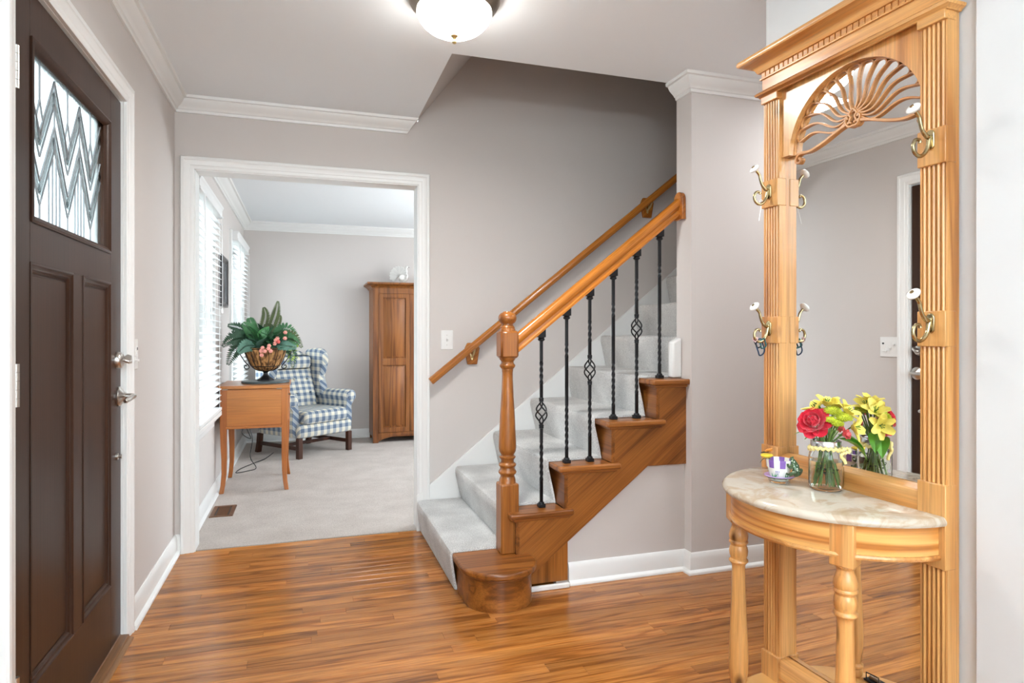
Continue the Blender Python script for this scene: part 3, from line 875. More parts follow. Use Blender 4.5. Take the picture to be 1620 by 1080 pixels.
# wall handrail
t = thing('wall_handrail', (1.4, 3.69, 1.4), 'round oak handrail on brackets along the back wall above the stairs', 'handrail')
pa = Vector((0.690, 3.690, 0.882)); pb = Vector((2.90, 3.690, 2.645))
build('rail', MB().tube([pa, pa + (pb - pa) * 0.002, pb], [0.019, 0.0225, 0.0225], 20), M['rail'], t)
for x in (0.955, 2.145):
    zc = 0.882 + (x - 0.69) * (pb.z - pa.z) / (pb.x - pa.x)
    br = build('bracket_block', MB().prism([(x - 0.030, 3.765, zc - 0.118), (x + 0.030, 3.765, zc - 0.118), (x + 0.046, 3.765, zc - 0.02), (x + 0.030, 3.765, zc + 0.012), (x - 0.030, 3.765, zc + 0.012), (x - 0.046, 3.765, zc - 0.02)], (0, -0.020, 0)), M['rail'], t, 0.004)
    build('bracket_arm', MB().tube(cat_rom([(x - 0.004, 3.746, zc - 0.085), (x - 0.004, 3.735, zc - 0.070), (x, 3.71, zc - 0.05), (x, 3.69, zc - 0.022)], 5), 0.006, 8).tube([(x + 0.010, 3.746, zc - 0.03), (x - 0.004, 3.740, zc - 0.09)], 0.004, 6).tube([(x - 0.018, 3.746, zc - 0.03), (x - 0.004, 3.740, zc - 0.09)], 0.004, 6), M['brasslight'], br)

# ------------------------------------------------------------------ hall tree (local axes: x along its face from the near end, y out into the room)
HT = thing('hall_tree', (1.397, 1.091, 0), 'tall pine hall tree with mirror, shell fretwork and half-round marble shelf', 'hall tree', math.radians(91.8))
HW, PWD = 0.596, 0.067
LZ = 1.911
def hp(name, mb, mat='pine_z', bevel=0.0, parent=None, **k):
    return build(name, mb, M[mat], parent or HT, bevel, local=True, **k)
def hbox(name, u0, d0, z0, u1, d1, z1, mat='pine_z', bevel=0.002, parent=None):
    return hp(name, MB().box(u0, d0, z0, u1, d1, z1), mat, bevel, parent)
hbox('back_panel', 0.004, -0.044, 0.02, HW - 0.004, -0.037, 1.985)
def flute_section(u0):
    pts = [(u0, -0.040), (u0 + PWD, -0.040), (u0 + PWD, -0.003)]
    n = 5; e = 0.005; w = (PWD - 2 * e) / n
    for i in range(n):
        r = u0 + PWD - e - i * w
        pts += [(r - 0.0004, -0.0095), (r - 0.0016, -0.0040)] if i else [(r, -0.003), (r - 0.0008, -0.0095), (r - 0.0018, -0.0040)]
        for a in (0.22, 0.4, 0.6, 0.78): pts.append((r - w * a, -0.0040 + 0.0040 * math.sin(PI * (0.15 + 0.7 * (a - 0.22) / 0.56))))
        pts += [(r - w + 0.0018, -0.0040), (r - w + 0.0008, -0.0095)]
    pts += [(u0 + e, -0.003), (u0, -0.003)]
    return pts
posts = []
for u0, nm in ((0.0, 'near'), (HW - PWD, 'far')):
    p_ = hp('post', MB().prism([(u, d, 0.0) for u, d in flute_section(u0)], (0, 0, LZ)), 'pine_z'); posts.append(p_)
    e = 0.0015
    hbox('base_block', u0 - e, -0.03, 0.0, u0 + PWD + e, 0.007, 0.168, 'pine_z', 0.002, p_)
    hbox('table_block', u0 - e, -0.03, 0.619, u0 + PWD + e, 0.006, 0.814, 'pine_z', 0.002, p_)
    hbox('hook_plaque', u0 - e, -0.03, 1.132, u0 + PWD + e, 0.006, 1.215, 'pine_z', 0.002, p_)
    hbox('hook_plaque', u0 - e, -0.03, 1.556, u0 + PWD + e, 0.006, 1.640, 'pine_z', 0.002, p_)
    hbox('capital_strip', u0 - e, -0.03, 1.884, u0 + PWD + e, 0.008, 1.906, 'pine_x', 0.002, p_)
# mirrors
MD = -0.036
hbox('upper_mirror', PWD - 0.002, MD - 0.003, 0.770, HW - PWD + 0.002, MD, 1.905, 'mirror', 0)
hbox('lower_mirror', PWD - 0.002, MD - 0.003, 0.150, HW - PWD + 0.002, MD, 0.700, 'mirror', 0)
c = MB(); c.prism([(PWD, -0.030, 0.700), (PWD, 0.0, 0.700), (PWD, 0.0, 0.782), (PWD, -0.004, 0.788), (PWD, -0.034, 0.797), (PWD, -0.034, 0.70)], (HW - 2 * PWD, 0, 0))
hp('mirror_sill', c, 'pine_x', 0.002)
c = MB(); c.prism([(PWD, -0.034, 0.05), (PWD, 0.0, 0.05), (PWD, 0.0, 0.152), (PWD, -0.006, 0.160), (PWD, -0.034, 0.168)], (HW - 2 * PWD, 0, 0))
hp('bottom_rail', c, 'pine_x', 0.002)
# arched spandrel panel above the mirror
UC, ZS, AA, BB = 0.281, 1.702, 0.216, 0.192
arch = [(UC + AA * math.cos(PI * k / 40), ZS + BB * math.sin(PI * k / 40)) for k in range(41)]
b = MB(); bt = b.b
for dd in (-0.033, -0.012):
    pass
top = [(UC + AA * math.cos(PI * k / 40), LZ) for k in range(41)]
fr = []
for dd in (-0.033, -0.012):
    fr.append((b.vs([(u, dd, z) for u, z in arch]), b.vs([(u, dd, z) for u, z in top])))
for k in range(40):
    for q in (0, 1): b.f([fr[q][0][k], fr[q][0][k + 1], fr[q][1][k + 1], fr[q][1][k]])
    b.f([fr[0][0][k], fr[0][0][k + 1], fr[1][0][k + 1], fr[1][0][k]])
    b.f([fr[0][1][k], fr[0][1][k + 1], fr[1][1][k + 1], fr[1][1][k]])
for k in (0, 40): b.f([fr[0][0][k], fr[1][0][k], fr[1][1][k], fr[0][1][k]])
hp('arched_panel', b, 'pine_z')
for u0, u1 in ((PWD - 0.001, UC - AA), (UC + AA, HW - PWD + 0.001)):
    if u1 - u0 > 0.002: hbox('arched_panel_side', u0, -0.033, ZS - 0.0, u1, -0.012, LZ, 'pine_z', 0)
# shell fretwork
HX = Matrix(((1, 0, 0, 0), (0, 0, 1, 0), (0, 1, 0, 0), (0, 0, 0, 1)))
def ribbon(pts, w, d0, d1, closed=False):
    c = MB(); h = w / 2
    if isinstance(w, (int, float)):
        c.mould([(-h, d0), (h, d0), (h, d1 - 0.001), (h - 0.001, d1), (-h + 0.001, d1), (-h, d1 - 0.001)], pts, HX, closed)
    return c
shell = hp('shell_fretwork', ribbon(arch, 0.006, -0.0355, -0.028), 'pine_fret')
KU, KZ = UC + 0.002, 1.752
NR = 13
ends = []
for k in range(NR + 1):
    th = PI * (0.055 + 0.89 * k / NR)
    ends.append((UC + (AA - 0.022) * math.cos(th), ZS + 0.006 + (BB - 0.020) * math.sin(th), th))
for k, (eu, ez, th) in enumerate(ends):
    k0 = Vector((KU + 0.016 * math.cos(th), KZ + 0.014 * math.sin(th)))
    e_ = Vector((eu, ez)); d_ = e_ - k0; nrm = Vector((-d_.y, d_.x)).normalized()
    s_ = math.cos(th)                      # S-curve bows to the outside, more so for the low ribs
    amp = 0.105 * d_.length * (1 if s_ > 0 else -1) * (0.35 + 0.65 * abs(s_))
    pts = []
    for i in range(17):
        f = i / 16
        off = -amp * math.sin(2 * PI * f) * (0.6 + 0.4 * (1 - f)) - amp * 0.35 * math.sin(PI * f)
        q = k0 + d_ * f + nrm * off; pts.append((q.x, q.y))
    hp('rib', ribbon(pts, 0.0052, -0.0355, -0.0285), 'pine_fret', parent=shell)
for k in range(NR):
    (u0, z0, t0), (u1, z1, t1) = ends[k], ends[k + 1]
    pts = []
    for i in range(13):
        f = i / 12; tm = t0 + (t1 - t0) * f; g = math.sin(PI * f) ** 0.45
        pts.append((UC + (AA - 0.022 + 0.016 * g) * math.cos(tm), ZS + 0.006 - 0.002 * g + (BB - 0.020 + 0.015 * g) * math.sin(tm)))
    hp('scallop', ribbon(pts, 0.0048, -0.0355, -0.0285), 'pine_fret', parent=shell)
for s_ in (1, -1):
    eu = UC + s_ * (AA - 0.014)
    pts = [(KU + s_ * 0.012, KZ - 0.012), (KU + s_ * 0.050, KZ - 0.022), (KU + s_ * 0.10, KZ - 0.040), (KU + s_ * 0.150, KZ - 0.052), (eu - s_ * 0.012, 1.702), (eu + s_ * 0.004, 1.693), (eu + s_ * 0.006, 1.680), (eu - s_ * 0.006, 1.675), (eu - s_ * 0.013, 1.683), (eu - s_ * 0.006, 1.689)]
    pts = [(p.x, p.y) for p in cat_rom(pts, 6)]
    hp('scroll', ribbon(pts, 0.0075, -0.0355, -0.027), 'pine_fret', parent=shell)
    pts = [(KU + s_ * 0.004, KZ - 0.016), (KU + s_ * 0.011, KZ - 0.010), (KU + s_ * 0.007, KZ), (KU + s_ * 0.012, KZ + 0.010), (KU + s_ * 0.004, KZ + 0.020), (KU, KZ + 0.022)]
    pts = [(p.x, p.y) for p in cat_rom(pts, 5)]
    hp('knot_loop', ribbon(pts, 0.005, -0.0355, -0.026), 'pine_fret', parent=shell)
    pts = [(KU, KZ - 0.024), (KU + s_ * 0.012, KZ - 0.024), (KU + s_ * 0.020, KZ - 0.016), (KU + s_ * 0.024, KZ - 0.004), (KU + s_ * 0.018, KZ + 0.004), (KU + s_ * 0.016, KZ - 0.004)]
    pts = [(p.x, p.y) for p in cat_rom(pts, 5)]
    hp('knot_scroll', ribbon(pts, 0.0055, -0.0355, -0.025), 'pine_fret', parent=shell)
# frieze, ledge, dentils, cornice
hbox('frieze', -0.001, -0.040, LZ, HW + 0.001, 0.003, 1.985, 'pine_x', 0.001)
ledge = [(0, 1.904), (0.006, 1.904), (0.008, 1.908), (0.016, 1.912), (0.018, 1.918), (0.012, 1.924), (0.004, 1.926), (0, 1.926)]
def hmould(name, prof, mat, d0=0.0):
    c = MB(); c.mould([(a, z) for a, z in prof], [(HW, -0.040), (HW, d0), (0.0, d0), (0.0, -0.040)][::-1])
    return hp(name, c, mat)
hmould('ledge_moulding', ledge, 'pine_x', 0.002)
fil = hmould('dentil_fillet', [(0, 1.963), (0.006, 1.963), (0.006, 1.967), (0, 1.967)], 'pine_x', 0.003)
hbox('dentil_band', 0.0, 0.0, 1.967, HW, 0.0045, 1.988, 'pine_x', 0.0)
ND = 31
d0_ = None
for k in range(ND):
    u = 0.003 + k * (HW - 0.006 - 0.0145) / (ND - 1)
    if d0_ is None:
        d0_ = hp('dentil', MB().box(0, 0.004, 1.9675, 0.0148, 0.0085, 1.985), 'pine_x', 0.0008); d0_.location.x = u
    else:
        d = d0_.copy(); COL.objects.link(d); d.location.x = u
corn = [(0, 1.984), (0.010, 1.984), (0.013, 1.989), (0.016, 1.996), (0.024, 2.004), (0.036, 2.009), (0.040, 2.012), (0.043, 2.012), (0.052, 2.013), (0.055, 2.017), (0.055, 2.024), (0.052, 2.030), (0, 2.030)]
hmould('cornice', corn, 'pine_x', 0.004)
hbox('cornice_top', 0.0, -0.040, 1.985, HW, 0.006, 2.030, 'pine_x', 0.0)

# half-round marble shelf, apron, legs, base
def half(rx, ry, z0, z1, n=40, d0=0.0):
    return MB().prism([(HW / 2 + rx * math.cos(PI * k / n), d0 + ry * math.sin(PI * k / n), z0) for k in range(n + 1)], (0, 0, z1 - z0))
c = MB(); rings = []
for inset, z in ((0.012, 0.7205), (0.003, 0.7225), (0.0, 0.728), (0.0005, 0.733), (0.006, 0.7405), (0.011, 0.742)):
    rx, ry = 0.304 - inset, 0.300 - inset
    rings.append([(HW / 2 + rx * math.cos(PI * k / 48), 0.0065 + ry * math.sin(PI * k / 48), z) for k in range(49)])
c.loft(rings)
mt = hp('marble_top', c, 'marble'); mt['label'] = 'cream half-round marble top'
def curved_band(rx, ry, prof, n=44, t0=0.0, t1=PI):
    c = MB(); path = [(HW / 2 + rx * math.cos(t0 + (t1 - t0) * k / n), 0.006 + ry * math.sin(t0 + (t1 - t0) * k / n)) for k in range(n + 1)]
    c.mould([(-a, z) for a, z in prof], path); return c
ap = hp('apron', curved_band(0.268, 0.258, [(0, 0.648), (0.016, 0.648), (0.016, 0.7208), (0, 0.7208)]), 'apron')
hp('apron_bead', curved_band(0.285, 0.275, [(0, 0.640), (0.003, 0.641), (0.005, 0.646), (0.003, 0.651), (0, 0.652)]), 'pine_x', parent=ap)
legp = [(0.010, 0.622), (0.021, 0.620), (0.0225, 0.616), (0.021, 0.612), (0.0185, 0.609), (0.0195, 0.602), (0.024, 0.590), (0.0268, 0.577), (0.0265, 0.569), (0.0245, 0.564), (0.0268, 0.560), (0.0268, 0.557), (0.0235, 0.553), (0.022, 0.549),
        (0.0245, 0.543), (0.0265, 0.532), (0.0255, 0.522), (0.0225, 0.514), (0.0225, 0.511), (0.0268, 0.506), (0.0270, 0.502), (0.0225, 0.497), (0.0190, 0.492), (0.0185, 0.482), (0.0195, 0.42), (0.0225, 0.34), (0.0262, 0.26), (0.0275, 0.215),
        (0.0262, 0.18), (0.022, 0.150), (0.0195, 0.138), (0.0195, 0.134), (0.0265, 0.128), (0.0270, 0.123), (0.023, 0.118), (0.025, 0.110), (0.025, 0.098), (0.020, 0.092), (0.010, 0.092)]
for u in (0.110, 0.486):
    ang = -math.atan2(0.6 * (u - HW / 2), 0.18) * 0.75
    X = T(u, 0.184, 0) @ Matrix.Rotation(ang, 4, 'Z')
    lb = hp('leg', MB().lathe(legp, (0, 0, 0), 28, X), 'pine_z')
    hp('leg_block', MB().box(-0.027, -0.027, 0.620, 0.027, 0.029, 0.7207, X), 'pine_z', 0.002, lb)
hp('base_shelf', half(0.300, 0.292, 0.062, 0.092, d0=0.0), 'apron', 0.006)
hp('base_plinth', half(0.278, 0.268, 0.0, 0.062, d0=0.0), 'pine_x', 0.0)
# coat hooks
def hook(u, zc, post):
    o_ = hp('coat_hook', MB().prism([(u + 0.0105 * math.cos(a), 0.0055, zc + (0.013 if math.sin(a) >= 0 else -0.013) + 0.0105 * math.sin(a)) for a in [2 * PI * k / 20 for k in range(20)]], (0, 0.005, 0)), 'brass', 0.002)
    up = cat_rom([(u, 0.0085, zc + 0.008), (u, 0.018, zc + 0.006), (u, 0.032, zc + 0.018), (u, 0.039, zc + 0.034), (u, 0.044, zc + 0.050), (u, 0.056, zc + 0.062)], 5)
    hp('upper_arm', MB().tube(up, [0.0052] * 10 + [0.0045] * (len(up) - 10), 10), 'brass', parent=o_)
    lo = cat_rom([(u, 0.0085, zc + 0.010), (u, 0.013, zc - 0.006), (u, 0.018, zc - 0.022), (u, 0.030, zc - 0.036), (u, 0.044, zc - 0.041), (u, 0.058, zc - 0.034), (u, 0.063, zc - 0.020), (u, 0.057, zc - 0.006), (u, 0.045, zc - 0.003), (u, 0.040, zc - 0.010)], 5)
    n = len(lo); hp('lower_curl', MB().tube(lo, [0.0054 - 0.0016 * i / n for i in range(n - 3)] + [0.0042, 0.0048, 0.004], 10), 'brass', parent=o_)
    X = T(u, 0.058, zc + 0.064) @ Matrix.Rotation(-math.radians(48), 4, 'X')
    hp('porcelain_knob', MB().lathe([(0.0005, -0.003), (0.005, -0.003), (0.011, -0.001), (0.0155, 0.003), (0.0165, 0.006), (0.0150, 0.009), (0.010, 0.0115), (0.0005, 0.012)], (0, 0, 0), 24, X), 'porcelain', parent=o_)
    hp('knob_screw', MB().lathe([(0.0005, 0.0115), (0.005, 0.0115), (0.0045, 0.0135), (0.0005, 0.014)], (0, 0, 0), 12, X), 'brass', parent=o_)
for u, zs in ((0.0335, (1.614, 1.186)), (0.5625, (1.603, 1.178))):
    for z in zs: hook(u, z, None)

# things on the hall tree (placed through the tree's frame)
HTM = world_of(HT)
def hw(u, d, z): return HTM @ Vector((u, d, z))
# zip tie
c = MB(); b_ = [hw(0.5625 + 0.001, 0.036 + 0.006 * math.cos(a), 1.569 + 0.008 * math.sin(a)) for a in [2 * PI * k / 14 for k in range(14)]]
c.tube(b_, 0.0011, 6, True)
zt_ = build('cable_tie', c, M['plastic']); tag(zt_, 'thin white tie looped on the upper far coat hook', 'tie')
build('tail', MB().tube([hw(0.5635, 0.034, 1.562), hw(0.562, 0.040, 1.540), hw(0.560, 0.047, 1.510)], 0.0011, 6), M['plastic'], zt_)
# hair elastics
hair = [('navy', (0.012, 0.035, 0.075)), ('teal', (0.02, 0.10, 0.10)), ('black', (0.012, 0.014, 0.02))]
hz = 1.178 - 0.036
specs = [(0.565, 0.038, 0.016, 0.026, 0.3), (0.560, 0.032, 0.013, 0.015, -0.3), (0.569, 0.044, 0.012, 0.014, 0.5)]
labs = ['long navy hair elastic hanging lowest from the lower far coat hook', 'small teal hair elastic on the lower far coat hook', 'small black hair elastic on the lower far hook next to the pink heart']
for (n_, col), (u, d, rw, rh, tw), lb in zip(hair, specs, labs):
    pts = []
    for k in range(28):
        a = 2 * PI * k / 28
        pts.append(hw(u + rw * 0.5 * math.sin(a) * math.sin(tw) + 0.003 * math.sin(3 * a), d + rw * 0.85 * math.cos(a), hz - rh + 0.004 + rh * math.sin(a)))
    o_ = build('hair_elastic', MB().tube(pts, 0.0022, 7, True), plain('elastic_' + n_, col, 0.8)); tag(o_, lb, 'hair tie')
c = MB(); ht2 = []
for k in range(28):
    a = 2 * PI * k / 28
    ht2.append((0.010 * math.sin(a) ** 3 * 1.0, 0.0105 * (13 * math.cos(a) - 5 * math.cos(2 * a) - 2 * math.cos(3 * a) - math.cos(4 * a)) / 16))
c.prism([hw(0.566 + x * 0.75, 0.056 + x * 0.5, hz + 0.002 + y) for x, y in ht2], hw(0.556, 0.0635, 0) - hw(0.56, 0.06, 0))
hh = build('heart_charm', c, plain('pale_pink_enamel', (0.80, 0.55, 0.52), 0.4), None, 0.001); tag(hh, 'pale pink heart charm on the lower far coat hook', 'charm')
c = MB(); c.prism([hw(0.5645 + x * 0.40, 0.0585 + x * 0.28, hz + 0.002 + y * 0.5) for x, y in ht2], hw(0.556, 0.0635, 0) - hw(0.56, 0.06, 0))
build('heart_centre', c, plain('maroon_enamel', (0.12, 0.03, 0.04), 0.4), hh)
# small wire gadget on the base shelf
gp = hw(0.425, 0.205, 0.092)
t = thing('wire_gadget', gp, 'small dark metal gadget with a wire frame on the base shelf of the hall tree', 'gadget', math.radians(91.8))
build('plate', MB().box(-0.028, -0.02, 0.001, 0.028, 0.02, 0.007), M['iron'], t, 0.002, local=True)
build('wire_frame', MB().tube([(-0.022, -0.014, 0.007), (-0.022, -0.014, 0.03), (0.022, -0.014, 0.026), (0.022, -0.014, 0.007)], 0.0018, 6), M['iron'], t, local=True)
build('roller', MB().tube([(-0.016, -0.004, 0.013), (0.016, -0.004, 0.013)], 0.006, 10), M['bronze'], t, local=True)

# mason jar of flowers
JC = hw(0.297, 0.051, 0.742)
jar = thing('glass_jar', JC, 'clear glass jar of water and cut flowers on the marble shelf', 'jar')
JR = 0.0435
outer = [(0.0005, 0.0), (0.034, 0.0), (0.039, 0.002), (0.0425, 0.008), (0.0435, 0.018), (0.0435, 0.085), (0.0420, 0.096), (0.0375, 0.106), (0.0355, 0.110), (0.0355, 0.113), (0.0370, 0.115), (0.0355, 0.119), (0.0365, 0.122), (0.0352, 0.130), (0.0345, 0.132)]
inner = [(0.0330, 0.132), (0.0330, 0.112), (0.0355, 0.104), (0.0400, 0.094), (0.0412, 0.085), (0.0412, 0.018), (0.038, 0.008), (0.0005, 0.006)]
build('glass_body', MB().lathe([(r, z + 0.0005) for r, z in outer + inner], (0, 0, 0), 40), M['jarglass'], jar, local=True)
build('water', MB().lathe([(0.0005, 0.007), (0.037, 0.009), (0.0408, 0.019), (0.0408, 0.078), (0.0005, 0.078)], (0, 0, 0), 36), M['water'], jar, local=True)
build('metal_band', MB().lathe([(0.0371, 0.117), (0.0380, 0.118), (0.0380, 0.131), (0.0365, 0.133), (0.0345, 0.133), (0.0345, 0.1325), (0.0365, 0.131), (0.0371, 0.128)], (0, 0, 0), 36), plain('tin', (0.7, 0.7, 0.7), 0.25, metal=1.0), jar, local=True)
yarn = plain('yellow_yarn', srgb(240, 222, 150), 0.85)
c = MB(); pts = [(0.041 * math.cos(2 * PI * k / 40), 0.041 * math.sin(2 * PI * k / 40), 0.112 + 0.003 * math.sin(2 * PI * k / 40 * 2) + (0.0025 if k % 2 else -0.0025)) for k in range(40)]
c.tube(pts, 0.0048, 8, True)
rb = build('yarn_trim', c, yarn, jar, local=True)
dn, fw = hw(0, 1, 0) - hw(0, 0, 0), hw(-1, 0, 0) - hw(0, 0, 0)
vw = (Vector((0, 0, 0)) - Vector((JC.x, JC.y, 0))).normalized(); rt = Vector((-vw.y, vw.x, 0))
c = MB(); pts = [(vw * 0.032 + rt * 0.030) + Vector((0, 0, 0.110)), vw * 0.036 + rt * 0.041 + Vector((0, 0, 0.116)), vw * 0.034 + rt * 0.052 + Vector((0, 0, 0.119)), vw * 0.034 + rt * 0.055 + Vector((0, 0, 0.111)), vw * 0.038 + rt * 0.040 + Vector((0, 0, 0.106)), vw * 0.036 + rt * 0.036 + Vector((0, 0, 0.098)), vw * 0.030 + rt * 0.043 + Vector((0, 0, 0.088)), vw * 0.028 + rt * 0.047 + Vector((0, 0, 0.078))]
q = cat_rom(pts, 5); c.tube([p + Vector((0, 0, 0.0015 if i % 2 else -0.0015)) for i, p in enumerate(q)], 0.0042, 7)
build('yarn_tail', c, yarn, jar, local=True)

# flowers: each stem a thing of its own
def leaf_mesh(mb, base, tip, width, bend=0.25, side=None, n=7, fold=0.25):
    base, tip = Vector(base), Vector(tip); d = tip - base
    sd = (side if side is not None else d.cross(Vector((0, 0, 1)))).normalized(); nm = sd.cross(d).normalized()
    R = []
    for i in range(n + 1):
        f = i / n; w = width * (math.sin(PI * f ** 0.8) ** 0.85) * 0.5 + 0.0002
        c_ = base + d * f + nm * (bend * d.length * math.sin(PI * f * 0.9))
        R.append((c_ - sd * w + nm * w * fold, c_, c_ + sd * w + nm * w * fold))
    th = nm * -0.0006
    up = [mb.vs(r) for r in R]; dn_ = [mb.vs([p + th for p in r]) for r in R]
    for a, b_, a2, b2 in zip(up, up[1:], dn_, dn_[1:]):
        mb.f([a[0], b_[0], b_[1], a[1]]); mb.f([a[1], b_[1], b_[2], a[2]])
        mb.f([a2[0], a2[1], b2[1], b2[0]]); mb.f([a2[1], a2[2], b2[2], b2[1]])
        mb.f([a[0], a2[0], b2[0], b_[0]]); mb.f([a[2], b_[2], b2[2], a2[2]])
    return mb
G1 = plain('leaf_green', srgb(70, 120, 40), 0.4, vary=0.25, vscale=60)
G2 = plain('bright_leaf_green', srgb(96, 156, 48), 0.35, vary=0.2, vscale=40)
G3 = plain('stem_green', srgb(104, 134, 62), 0.5, vary=0.3, vscale=80)
RED = plain('rose_red', srgb(214, 22, 52), 0.55, vary=0.18, vscale=60, sheen=0.3)
YEL = plain('lily_yellow', srgb(240, 222, 104), 0.5, vary=0.12, vscale=50)
YG = plain('chrysanthemum_green', srgb(186, 194, 52), 0.6, vary=0.2, vscale=90)
PNK = plain('carnation_pink', srgb(226, 92, 92), 0.6, vary=0.35, vscale=120)
# offsets in a local frame: r to the right as seen from the camera, v towards the camera, z up
def jf(r, v, z): return rt * r + vw * v + Vector((0, 0, z))
def flower(name, lab, cat, head, root, group=None):
    t_ = thing(name, JC + jf(root[0], root[1], root[2]), lab, cat, group=group)
    h, r_ = jf(*head), jf(*root)
    mid = (h + r_) / 2 + jf(0, 0, 0.0); mid = Vector((mid.x * 0.55, mid.y * 0.55, 0.118))
    pts = cat_rom([r_, (r_ + mid) / 2, mid, (mid + h) / 2 + (mid - r_) * 0.06, h], 4)
    build('stem', MB().tube([p - r_ for p in pts], 0.0018, 6), G3, t_, local=True)
    return t_, h - r_, (h - mid).normalized()
def petal(c, d, nrm, L, w, cup, n=5, tipw=0.6):
    """a thick petal from c along d, arching towards nrm"""
    mb = MB(); sd = d.cross(nrm).normalized(); R = []
    for i in range(n + 1):
        f = i / n; ww = w * 0.5 * (0.35 + 0.65 * math.sin(PI * (0.12 + 0.80 * f) ** 1.1)) if tipw else w * 0.5 * math.sin(PI * (0.1 + 0.88 * f))
        p = c + d * (L * f) + nrm * (cup * L * f * f)
        R.append([p - sd * ww + nrm * ww * 0.35, p - sd * ww * 0.5 + nrm * ww * 0.05, p, p + sd * ww * 0.5 + nrm * ww * 0.05, p + sd * ww + nrm * ww * 0.35])
    th = nrm * -0.0006
    U = [mb.vs(r) for r in R]; D = [mb.vs([q + th for q in r]) for r in R]
    for a, b_, a2, b2 in zip(U, U[1:], D, D[1:]):
        for k in range(4): mb.f([a[k], b_[k], b_[k + 1], a[k + 1]]); mb.f([a2[k], a2[k + 1], b2[k + 1], b2[k]])
        mb.f([a[0], a2[0], b2[0], b_[0]]); mb.f([a[4], b_[4], b2[4], a2[4]])
    mb.f([U[-1][k] for k in range(5)] + [D[-1][k] for k in range(4, -1, -1)])
    return mb
# rose
t, h, ax = flower('red_rose', 'large open red rose at the left of the jar bouquet', 'flower', (-0.028, 0.020, 0.180), (0.024, -0.010, 0.012))
ax = (vw * 0.8 + Vector((0, 0, 0.45)) - rt * 0.25).normalized()
e1 = ax.orthogonal().normalized(); e2 = ax.cross(e1)
c = MB(); c.lathe([(0.0005, -0.006), (0.008, -0.004), (0.013, 0.004), (0.014, 0.018), (0.008, 0.024), (0.0005, 0.024)], (0, 0, 0), 14, T(*h) @ ax.to_track_quat('Z', 'Y').to_matrix().to_4x4())
build('rose_heart', c, RED, t, local=True)
for ring, (n_, R0, L, w, lift, open_) in enumerate([(4, 0.003, 0.026, 0.024, 0.006, 0.10), (5, 0.006, 0.028, 0.028, 0.003, 0.32), (6, 0.009, 0.030, 0.032, 0.0, 0.58), (7, 0.011, 0.032, 0.038, -0.004, 0.85), (7, 0.012, 0.034, 0.042, -0.009, 1.15)]):
    for k in range(n_):
        a = 2 * PI * k / n_ + ring * 0.7
        rad = e1 * math.cos(a) + e2 * math.sin(a)
        d = (rad * math.sin(open_) + ax * math.cos(open_)).normalized(); nr = (ax * math.sin(open_) - rad * math.cos(open_)).normalized()
        build('petal', petal(h + rad * R0 + ax * lift, d, nr, L, w, (0.30, 0.26, 0.2, 0.05, -0.18)[ring]), RED, t, local=True)
for a, b_ in (((-0.03, 0.0, 0.143), (-0.078, 0.0, 0.140)), ((-0.024, 0.012, 0.138), (-0.052, 0.022, 0.132))):
    build('leaf', leaf_mesh(MB(), jf(*a) - jf(0.024, -0.010, 0.012), jf(*b_) - jf(0.024, -0.010, 0.012), 0.020, 0.2), G2, t, local=True)
# yellow alstroemeria
lily = [((0.002, -0.012, 0.222), (0.1, 0.2, 1.0), 'yellow lily topmost in the jar bouquet'), ((-0.022, -0.010, 0.208), (-0.5, 0.1, 0.9), 'yellow lily behind the red rose'),
        ((0.046, -0.004, 0.204), (0.7, 0.2, 0.8), 'yellow lily at the upper right of the jar bouquet'), ((0.060, 0.006, 0.172), (1.0, 0.35, 0.05), 'yellow lily drooping at the right edge of the jar bouquet'), ((0.022, -0.020, 0.214), (0.3, -0.3, 1.0), 'yellow lily at the back of the jar bouquet nearest the mirror')]
for i, (hd, av, lab) in enumerate(lily):
    rt_ = (0.028 * math.cos(i * 1.3), 0.024 * math.sin(i * 1.3 + 1), 0.012)
    t, h, _ = flower('yellow_lily', lab, 'flower', hd, rt_)
    ax = (rt * av[0] + vw * av[1] + Vector((0, 0, av[2]))).normalized(); e1 = ax.orthogonal().normalized(); e2 = ax.cross(e1)
    for k in range(6):
        a = 2 * PI * k / 6 + i; op = 0.75 if k % 2 else 0.95
        rad = e1 * math.cos(a) + e2 * math.sin(a)
        d = (rad * math.sin(op) + ax * math.cos(op)).normalized(); nr = (ax * math.sin(op) - rad * math.cos(op)).normalized()
        build('petal', petal(h, d, nr, 0.041, 0.025 if k % 2 else 0.020, -0.20), YEL, t, local=True)
    c = MB()
    for k in range(5):
        a = 2 * PI * k / 5; q = h + (e1 * math.cos(a) + e2 * math.sin(a)) * 0.006 + ax * 0.022
        c.tube([h, (h + q) / 2 + ax * 0.003, q], [0.0007, 0.0007, 0.0012], 5)
    build('stamens', c, G1, t, local=True, kind='stuff')
for a, b_, w in (((0.028, 0.012, 0.142), (0.094, 0.010, 0.086), 0.040), ((0.028, 0.000, 0.150), (0.092, -0.006, 0.098), 0.034), ((-0.012, -0.004, 0.205), (-0.036, 0.010, 0.235), 0.012)):
    build('leaf', leaf_mesh(MB(), jf(*a) - jf(*rt_), jf(*b_) - jf(*rt_), w, 0.16, fold=0.4), G1 if w < 0.02 else G2, t, local=True)
